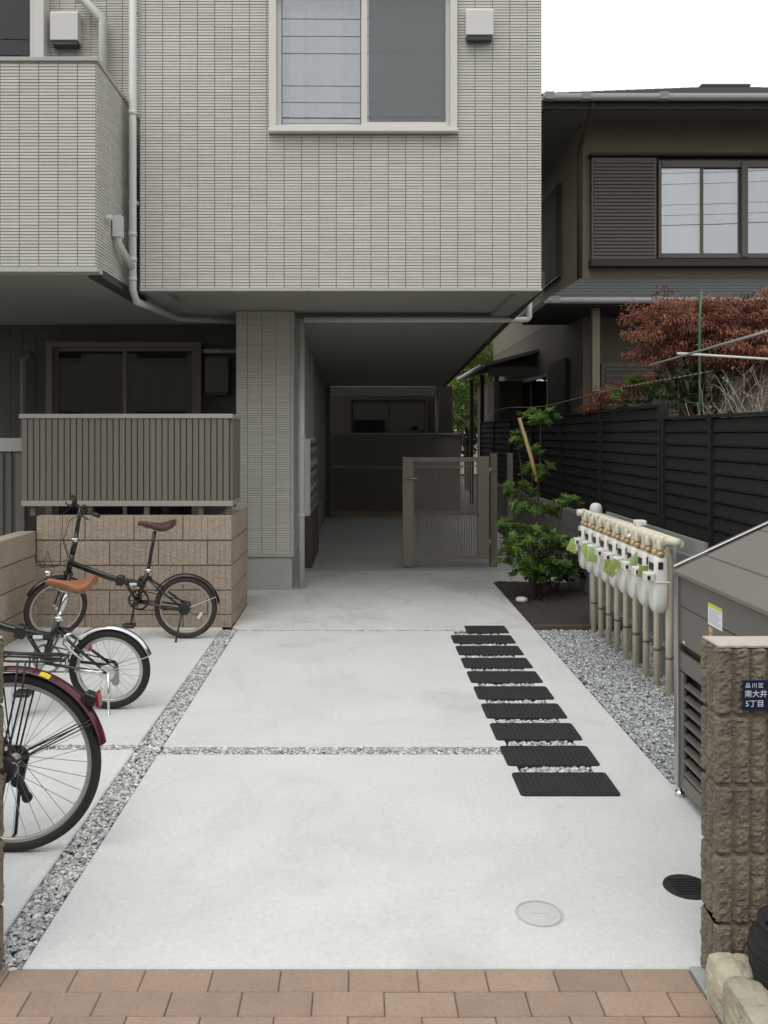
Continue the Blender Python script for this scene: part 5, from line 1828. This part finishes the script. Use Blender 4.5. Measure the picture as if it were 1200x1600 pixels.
def folding_bike(label, loc, rz, lean, r, wb, m_frame, m_saddle, m_tyre, m_rim, m_fend, steer, saddle_z, saddle_x, bar_z, grips, variant):
    """x forward, +y to the rider's left; rear contact at the origin"""
    root = thing('bicycle', label, 'bicycle', loc, rz)
    root.rotation_euler = (lean, 0, rz)
    rh = (0, 0, r)
    fh_ = (wb, 0, r)
    tr_ = 0.0215
    wheel(root, rh, r, tr_, m_tyre, m_rim)
    bb = (0.375, 0, r + 0.045)
    seat_top = (0.285, 0, 0.535)
    head_lo = (wb - 0.105, 0, 0.53)
    head_hi = (wb - 0.135, 0, 0.66)
    f = MB()
    hinge = (0.50, 0, 0.455)
    f.tube([seat_top, bb], 0.0175, 10)
    f.tube([(0.31, 0, 0.42), hinge, (0.58, 0, 0.475), (head_lo[0] - .005, 0, 0.595)], [0.031, 0.031, 0.030, 0.028], 10, flat=0.7)
    f.tube([bb, (0.46, 0, 0.435)], 0.012, 8)
    for sd in (-1, 1):
        f.tube([(bb[0], sd * .02, bb[2]), (0.22, sd * .048, r + .03), (0, sd * .058, r)], 0.009, 8)
        f.tube([(0.29, sd * .015, 0.475), (0.19, sd * .045, 0.39), (0, sd * .058, r)], 0.0085, 8)
        f.box(-0.018, 0.03, sd * .058 - .003, sd * .058 + .003, r - .02, r + .02)
    f.tube([head_lo, head_hi], 0.020, 10)
    fo = f.build('frame', m_frame, root)
    MB().obox(hinge, (0.055, 0.062, 0.075), Matrix.Rotation(-.2, 3, 'Y')).build('frame_hinge', 'bike_dark', root, bevel=0.006)
    MB().obox((0.395, 0.0285, 0.432), (0.055, 0.004, 0.018)).build('decal', 'white_paint', fo)
    MB().lathe([(0.0225, 0), (0.0225, .03)], (seat_top[0] - .003, 0, seat_top[2] - .02), 12).build('seat_clamp', 'chrome', root)
    # seat post and saddle
    MB().tube([seat_top, (saddle_x, 0, saddle_z - .05)], 0.0135, 10).build('seat_post', 'chrome' if variant == 'silver' else 'frame_black', root)
    saddle(root, (saddle_x - .01, 0, saddle_z), 0.275, 0.20 if variant == 'silver' else .185, m_saddle, 0.06)
    # steering assembly turned by steer about the head axis
    piv = Vector((fh_[0] - .02, 0, 0))
    ax = (Vector(head_hi) - Vector(head_lo)).normalized()
    Rm = Matrix.Translation(Vector(head_lo)) @ Matrix.Rotation(steer, 4, ax) @ Matrix.Translation(-Vector(head_lo))

    def turn(o):
        o.data.transform(Rm)
        for ch_ in o.children:
            turn(ch_)
    sw_ = []
    sw_.append(wheel(root, fh_, r, tr_, m_tyre, m_rim))
    fk = MB()
    for sd in (-1, 1):
        fk.tube([(head_lo[0] + .006, sd * .03, 0.515), (wb - .06, sd * .047, 0.40), (wb, sd * .055, r)], [.012, .011, .008], 8)
    fk.box(head_lo[0] - .02, head_lo[0] + .03, -.04, .04, 0.50, 0.522)
    sw_.append(fk.build('fork', m_frame, root))
    stem_top = Vector((wb - 0.205, 0, bar_z))
    stm = MB().tube([head_hi, (wb - .165, 0, 0.78)], 0.021, 10).tube([(wb - .165, 0, 0.78), stem_top], 0.0155, 10)
    so_ = stm.build('stem', m_frame, root)
    sw_.append(so_)
    sw_.append(MB().lathe([(.024, 0), (.024, .035)], (wb - .158, 0, .755), 12).build('stem_clamp', 'chrome', root))
    hb = MB().tube([(stem_top.x - .035, -.27, bar_z + .008), (stem_top.x, -.12, bar_z), (stem_top.x, .12, bar_z), (stem_top.x - .035, .27, bar_z + .008)], 0.0115, 10)
    hbo = hb.build('handlebar', 'frame_black' if variant != 'silver' else 'chrome', root)
    for sd in (-1, 1):
        MB().tube([(stem_top.x - .02, sd * .175, bar_z + .004), (stem_top.x - .037, sd * .285, bar_z + .009)], 0.0165, 10).build('grip', grips, hbo)
        lv_ = MB().tube([(stem_top.x + .01, sd * .12, bar_z - .005), (stem_top.x + .045, sd * .15, bar_z - .015), (stem_top.x + .03, sd * .25, bar_z - .02)], 0.006, 6)
        lv_.box(stem_top.x - .012, stem_top.x + .02, sd * .12 - .014, sd * .12 + .014, bar_z - .018, bar_z + .018)
        lv_.build('brake_lever', 'bike_dark', hbo)
    MB().lathe([(0.0, .045), (.015, .042), (.021, .028), (.021, .02), (.008, .018), (.008, .005)], (stem_top.x, .075, bar_z), 12).build('bell', 'bike_dark', hbo)
    sw_.append(hbo)
    cb = MB()
    for q, sd in enumerate((-1, 1)):
        cb.tube([(stem_top.x + .02, sd * .12, bar_z - .01), (stem_top.x + .11, sd * .08, bar_z - .06), (stem_top.x + .14, sd * .02, bar_z - .22), (stem_top.x + .10, sd * .02, bar_z - .38), (head_lo[0] + .03, sd * .02, .56)], 0.0028, 5)
    sw_.append(cb.build('brake_cable', 'bike_dark', root))
    if variant == 'black':
        bk = MB()
        for sd in (-1, 1):
            bk.tube([(wb - .06, sd * .05, .60), (wb + .11, sd * .07, .62), (wb + .13, sd * .07, .66)], 0.003, 5)
        bk.tube([(wb + .13, -.07, .66), (wb + .13, .07, .66)], 0.003, 5)
        bk.tube([(wb + .12, -.07, .62), (wb + .12, .07, .62)], 0.003, 5)
        bk.tube([(wb - .08, 0, .62), (wb + .03, .05, .60), (wb + .07, .06, .74), (wb + .1, .06, .62)], 0.003, 5)
        sw_.append(bk.build('front_carrier', 'frame_black', root))
    sw_.append(fender(root, fh_, r + .012, R(35), R(150), m_fend, .024))
    if variant == 'black':
        sw_.append(MB().lathe([(.0, .03), (.022, .025), (.028, 0), (.02, -.03), (0, -.035)], (wb + .055, 0, r * 2 + .055), 12, 'x').build('head_lamp', 'chrome', root))
    for o in sw_:
        turn(o)
    # rear mudguard, drive, stand
    fn = fender(root, rh, r + .012, R(8) if variant == 'black' else R(20), R(150) if variant == 'black' else R(185), m_fend, .027)
    fn.data.transform(Matrix.Rotation(0, 4, 'Y'))
    mirror = Matrix.Translation(Vector(rh)) @ Matrix.Scale(-1, 4, (1, 0, 0)) @ Matrix.Translation(-Vector(rh))
    fn.data.transform(mirror)
    fn.data.flip_normals()
    sty = MB()
    for sd in (-1, 1):
        a = R(160)
        sty.tube([(0, sd * .06, r), ((r + .012) * math.cos(a), sd * .027, r + (r + .012) * math.sin(a))], 0.0022, 5)
    sty.build('mudguard_stay', 'steel', root)
    crank_set(root, bb, 0.082 if variant == 'silver' else .075, 0.155, R(-78) if variant == 'black' else R(-62), 'steel' if variant == 'silver' else 'bike_dark')
    chain(root, bb, 0.08, rh, 0.034)
    MB().tube([(-.012, .068, r - .0), (-.02, .11, 0.01)] if variant == 'silver' else [(0.02, .062, r - .03), (0.055, .125, 0.008)], 0.007, 8).lathe([(.012, 0), (.012, .01)], (-.02 if variant == 'silver' else .055, .11 if variant == 'silver' else .125, 0.002), 8).build('kickstand', 'chrome' if variant == 'silver' else 'bike_dark', root)
    bkm = MB().tube([(0.18, 0.055, r + .015), (0.02, 0.062, r + .0)], 0.014, 8)
    bkm.lathe([(.045, -.012), (.045, .012)], (0.0, .052, r), 16, 'y')
    bkm.build('rear_brake', 'chrome' if variant == 'silver' else 'bike_dark', root)
    rd = MB().box(-.03, .02, -.085, -.065, r - .10, r - .02).lathe([(.022, -.004), (.022, .004)], (-.01, -.075, r - .105), 12, 'y')
    rd.build('derailleur', 'steel', root)
    sr = r - .075
    rfo = MB().box(-.028, .028, -.004, .004, -.010, .010).build('spoke_reflector', 'amber', root)
    rfo.location = (-.11 if variant == 'black' else .06, 0.012, r - (.06 if variant == 'black' else .13))
    rfo.rotation_euler = (0, R(55), 0)
    if variant == 'silver':
        MB().tube([(0.20, .03, .455), (0.235, .035, .44), (0.24, .05, .40), (0.20, .055, .36), (0.13, .06, .31)], [.009, .010, .010, .009, .007], 8).build('u_brake', 'chrome', root)
        rf_ = MB().bar((0.10, .05, .36), (0.13, .055, .375), .02, .012)
        rf_.build('reflector_bracket', 'steel', root)
        MB().lathe([(.016, -.006), (.018, .0), (.016, .006)], (0.09, .055, .375), 12, 'x').build('reflector', 'red_reflector', root)
    return root


# bicycle by the wall: faces left
folding_bike('black folding bicycle with dark brown saddle parked along the block wall', ((291 - 565) / 1350 * 6.68, 6.68, 0), R(180), R(-4), 0.243, 1.0,
             'frame_black', 'leather_dark', 'tyre_brown', 'rim_dull', 'frame_black', R(38), 0.905, 0.30 - .075, 1.02, 'bike_dark', 'black')
folding_bike('dark green folding bicycle with tan saddle and silver mudguards', ((173 - 565) / 1350 * 4.97, 4.97, 0), R(180), R(-5), 0.2335, 1.0,
             'frame_green', 'leather_tan', 'tyre', 'rim_alu', 'chrome', R(12), 0.75, 0.22, 1.0, 'leather_tan', 'silver')


def city_bike(label, loc, rz, lean):
    root = thing('bicycle', label, 'bicycle', loc, rz)
    root.rotation_euler = (lean, 0, rz)
    r, wb = 0.338, 1.08
    rh, fh_ = (0, 0, r), (wb, 0, r)
    wheel(root, rh, r, 0.0185, 'tyre', 'rim_dull', 0.013, 32, 0.0012)
    wheel(root, fh_, r, 0.0185, 'tyre', 'rim_dull', 0.013, 32, 0.0012)
    bb = (0.44, 0, 0.29)
    f = MB()
    seat_top = (0.28, 0, 0.70)
    f.tube([seat_top, bb], 0.0155, 10)
    f.tube([bb, (0.60, 0, 0.36), (wb - .17, 0, 0.70)], 0.018, 10)
    f.tube([(0.39, 0, .43), (0.62, 0, .50), (wb - .175, 0, 0.78)], 0.014, 10)
    f.tube([(wb - .16, 0, 0.66), (wb - .20, 0, 0.84)], 0.018, 10)
    for sd in (-1, 1):
        f.tube([(bb[0], sd * .03, bb[2]), (0.2, sd * .055, .32), (0, sd * .065, r)], 0.009, 8)
        f.tube([(0.29, sd * .018, .66), (0.2, sd * .05, .56), (0, sd * .065, r)], 0.008, 8)
        f.tube([(wb - .155, sd * .03, .64), (wb - .07, sd * .05, .5), (wb, sd * .055, r)], 0.011, 8)
    f.build('frame', 'maroon', root)
    fender(root, fh_, r + .014, R(10), R(160), 'maroon', .03)
    fn = fender(root, rh, r + .014, R(20), R(168), 'maroon', .032)
    st_ = MB()
    for sd in (-1, 1):
        for a in (R(151), R(153.5)):
            st_.tube([(0.01, sd * .068, r + .0), ((r + .012) * math.cos(a), sd * .032, r + (r + .012) * math.sin(a))], 0.0028, 5)
    st_.build('mudguard_stay', 'bike_dark', root)
    # reflector, sticker
    a = R(141)
    c_ = Vector(((r + .045) * math.cos(a), 0, r + (r + .045) * math.sin(a)))
    MB().obox(c_, (0.05, 0.05, 0.045), Matrix.Rotation(R(-20), 3, 'Y')).build('reflector_housing', 'bike_dark', root, bevel=0.005)
    MB().obox(c_ + Vector((-.03, 0, -.002)), (0.010, 0.048, 0.058), Matrix.Rotation(R(8), 3, 'Y')).build('reflector', 'red_reflector', root, bevel=0.004)
    a = R(111.5)
    stv, stf = [], []
    for i in range(9):
        aa = a + R(6.5) * (i / 8 - .5)
        hw_ = 0.018 * math.sqrt(max(0.02, 1 - (2 * i / 8 - 1) ** 2))
        for b_ in (0.012 - hw_ * .2, 0.030):
            bb_ = b_ / .032
            rad = r + .014 + 0.012 * (1 - bb_ * bb_) + .0012
            stv.append((rad * math.cos(aa), b_, r + rad * math.sin(aa)))
    for i in range(8):
        stf.append((2 * i, 2 * i + 1, 2 * i + 3, 2 * i + 2))
    stk = MB().add(stv, stf).build('sticker', 'yellow', root, recalc=False)
    # rear rack of thin rods
    rk = MB()
    zr = 0.735
    rk.tube([(0.27, -.05, zr + .02), (-.02, -.06, zr), (-.17, -.058, zr - .002), (-.205, -.03, zr - .002), (-.205, .03, zr - .002), (-.17, .058, zr - .002), (-.02, .06, zr), (0.27, .05, zr + .02)], 0.0045, 6)
    rk.tube([(0.25, -.018, zr + .018), (-.195, -.018, zr)], 0.004, 6)
    rk.tube([(0.25, .018, zr + .018), (-.195, .018, zr)], 0.004, 6)
    for xx in (-.09, 0.03, .15):
        rk.tube([(xx, -.06, zr - .004), (xx, .06, zr - .004)], 0.0035, 6)
    for sd in (-1, 1):
        rk.tube([(-.075, sd * .06, zr), (-.06, sd * .066, .6), (0.005, sd * .068, r)], 0.0042, 6)
        rk.tube([(-.045, sd * .06, zr), (-.035, sd * .066, .6), (0.02, sd * .068, r)], 0.0042, 6)
        rk.tube([(0.08, sd * .06, zr), (0.06, sd * .067, .6), (0.03, sd * .068, r)], 0.003, 6)
    rk.build('rear_carrier', 'bike_dark', root)
    crank_set(root, bb, 0.085, 0.16, R(25), 'bike_dark')
    chain(root, bb, 0.085, rh, 0.045)
    # chain case and hub parts on the viewer's side
    hubm = MB()
    hubm.lathe([(.05, -.02), (.054, -.012), (.054, .012), (.05, .02)], (0.015, .052, r - .005), 24, 'y')
    hubm.tube([(0.02, .06, r + .02), (0.20, .05, r + .03)], 0.012, 8)
    hubm.box(-.005, .10, .045, .062, r + .0, r + .062)
    hubm.build('hub_brake', 'bike_dark', root, bevel=0.003)
    gd_ = MB().torus((-.028, .066, r - .0), 0.022, 0.0028, 'y', 20, 5)
    gd_.build('guard_ring', 'steel', root)
    rd = MB()
    rd.bar((-.015, -.07, r - .03), (0.0, -.07, r - .10), .02, .03)
    rd.bar((0.012, -.075, r - .09), (-.028, -.075, r - .165), .014, .030)
    rd.lathe([(.020, -.006), (.020, .006)], (-.028, -.075, r - .165), 14, 'y').lathe([(.020, -.006), (.020, .006)], (.014, -.075, r - .105), 14, 'y')
    rd.build('derailleur', 'bike_dark', root)
    ks = MB()
    for sd in (-1, 1):
        ks.tube([(-.008, sd * .075, r - .01), (0.035, sd * .12, 0.012)], 0.007, 8)
    ks.tube([(0.035, -.12, 0.012), (0.035, .12, 0.012)], 0.006, 6)
    ks.build('kickstand', 'bike_dark', root)
    MB().tube([seat_top, (0.255, 0, .80)], 0.0125, 10).build('seat_post', 'chrome', root)
    saddle(root, (0.24, 0, .85), 0.26, 0.22, 'bike_dark')
    MB().tube([(wb - .20, 0, .82), (wb - .225, 0, .96)], 0.012, 10).build('stem', 'chrome', root)
    hb = MB()
    for sd in (-1, 1):
        hb.tube([(wb - .225, 0, .96), (wb - .20, sd * .06, .985), (wb - .24, sd * .2, 1.02), (wb - .37, sd * .27, 1.02)], 0.011, 8)
    hbo = hb.build('handlebar', 'chrome', root)
    for sd in (-1, 1):
        MB().tube([(wb - .30, sd * .245, 1.02), (wb - .40, sd * .28, 1.02)], 0.016, 8).build('grip', 'bike_dark', hbo)
    bk = MB()
    for k in range(7):
        z = .66 + k * .04
        x0, x1, yy = wb - .10, wb + .16 + k * .008, .13 + k * .006
        bk.tube([(x0, -yy, z), (x1, -yy, z), (x1, yy, z), (x0, yy, z)], 0.002, 4, closed=True)
    for k in range(9):
        t = k / 8
        for (p, q) in (((wb - .10, lerp(-.13, .13, t)), (wb - .10, lerp(-.166, .166, t))), ((wb + .16, lerp(-.13, .13, t)), (wb + .208, lerp(-.166, .166, t))),
                       ((lerp(wb - .1, wb + .16, t), -.13), (lerp(wb - .1, wb + .208, t), -.166)), ((lerp(wb - .1, wb + .16, t), .13), (lerp(wb - .1, wb + .208, t), .166))):
            bk.tube([(p[0], p[1], .66), (q[0], q[1], .90)], 0.0018, 4, caps=False)
    bk.build('front_basket', 'steel', root, recalc=False)
    return root


city_bike('maroon city bicycle with a rear rack, cut off by the left edge', ((19 - 565) / 1350 * 3.27, 3.27, 0), R(180), R(0))

# ================================================================ OVERHEAD CABLES (seen mirrored in the upper window)
ul = thing('utility_line', 'overhead cables along the street, mirrored in the upper window', 'cables', (-14, -4.0, 0))
for k, z in enumerate((10.5, 10.15, 9.8, 9.12, 8.78, 8.46)):
    pts = [(lerp(-14, 16, t), -4.0 - .05 * k, z + 0.35 - 1.4 * t * (1 - t)) for t in [i / 24 for i in range(25)]]
    MB().tube(pts, 0.009 if k != 5 else .015, 5).build('cable', 'wire', ul, (-14, -4.0, 0))
for xx in (-14, 16):
    MB().tube([(xx, -4.2, 0), (xx, -4.2, 12)], [.17, .11], 12).build('pole', 'kerb', ul, (-14, -4, 0))

oh = thing('opposite_house', 'unseen house across the street, added to keep low sky out of the panes', 'house', (0, -9, 0))  # out of view, added to block low sky from the ground floor glass
MB().box(-18, 9, -17, -9, 0, 6.6).build('wall', 'beige_house', oh, (0, -9, 0))
rf = MB()
rf.prism([(-17.6, 6.6), (-8.4, 6.6), (-13, 8.6)], -18.5, 9.5, 'x')
rf.build('roof', 'house_roof', oh, (0, -9, 0))
for xx in (-14.5, -11, -7.5, -4.0, -0.5, 3.5):
    for zz in (1.0, 4.0):
        w_ = MB().box(xx, xx + 1.8, -9.0, -8.95, zz, zz + 1.4).build('window', 'alu_dim', oh, (0, -9, 0))
        MB().box(xx + .08, xx + 1.72, -8.949, -8.94, zz + .08, zz + 1.32).build('pane', 'room_dark', w_, (0, -9, 0))
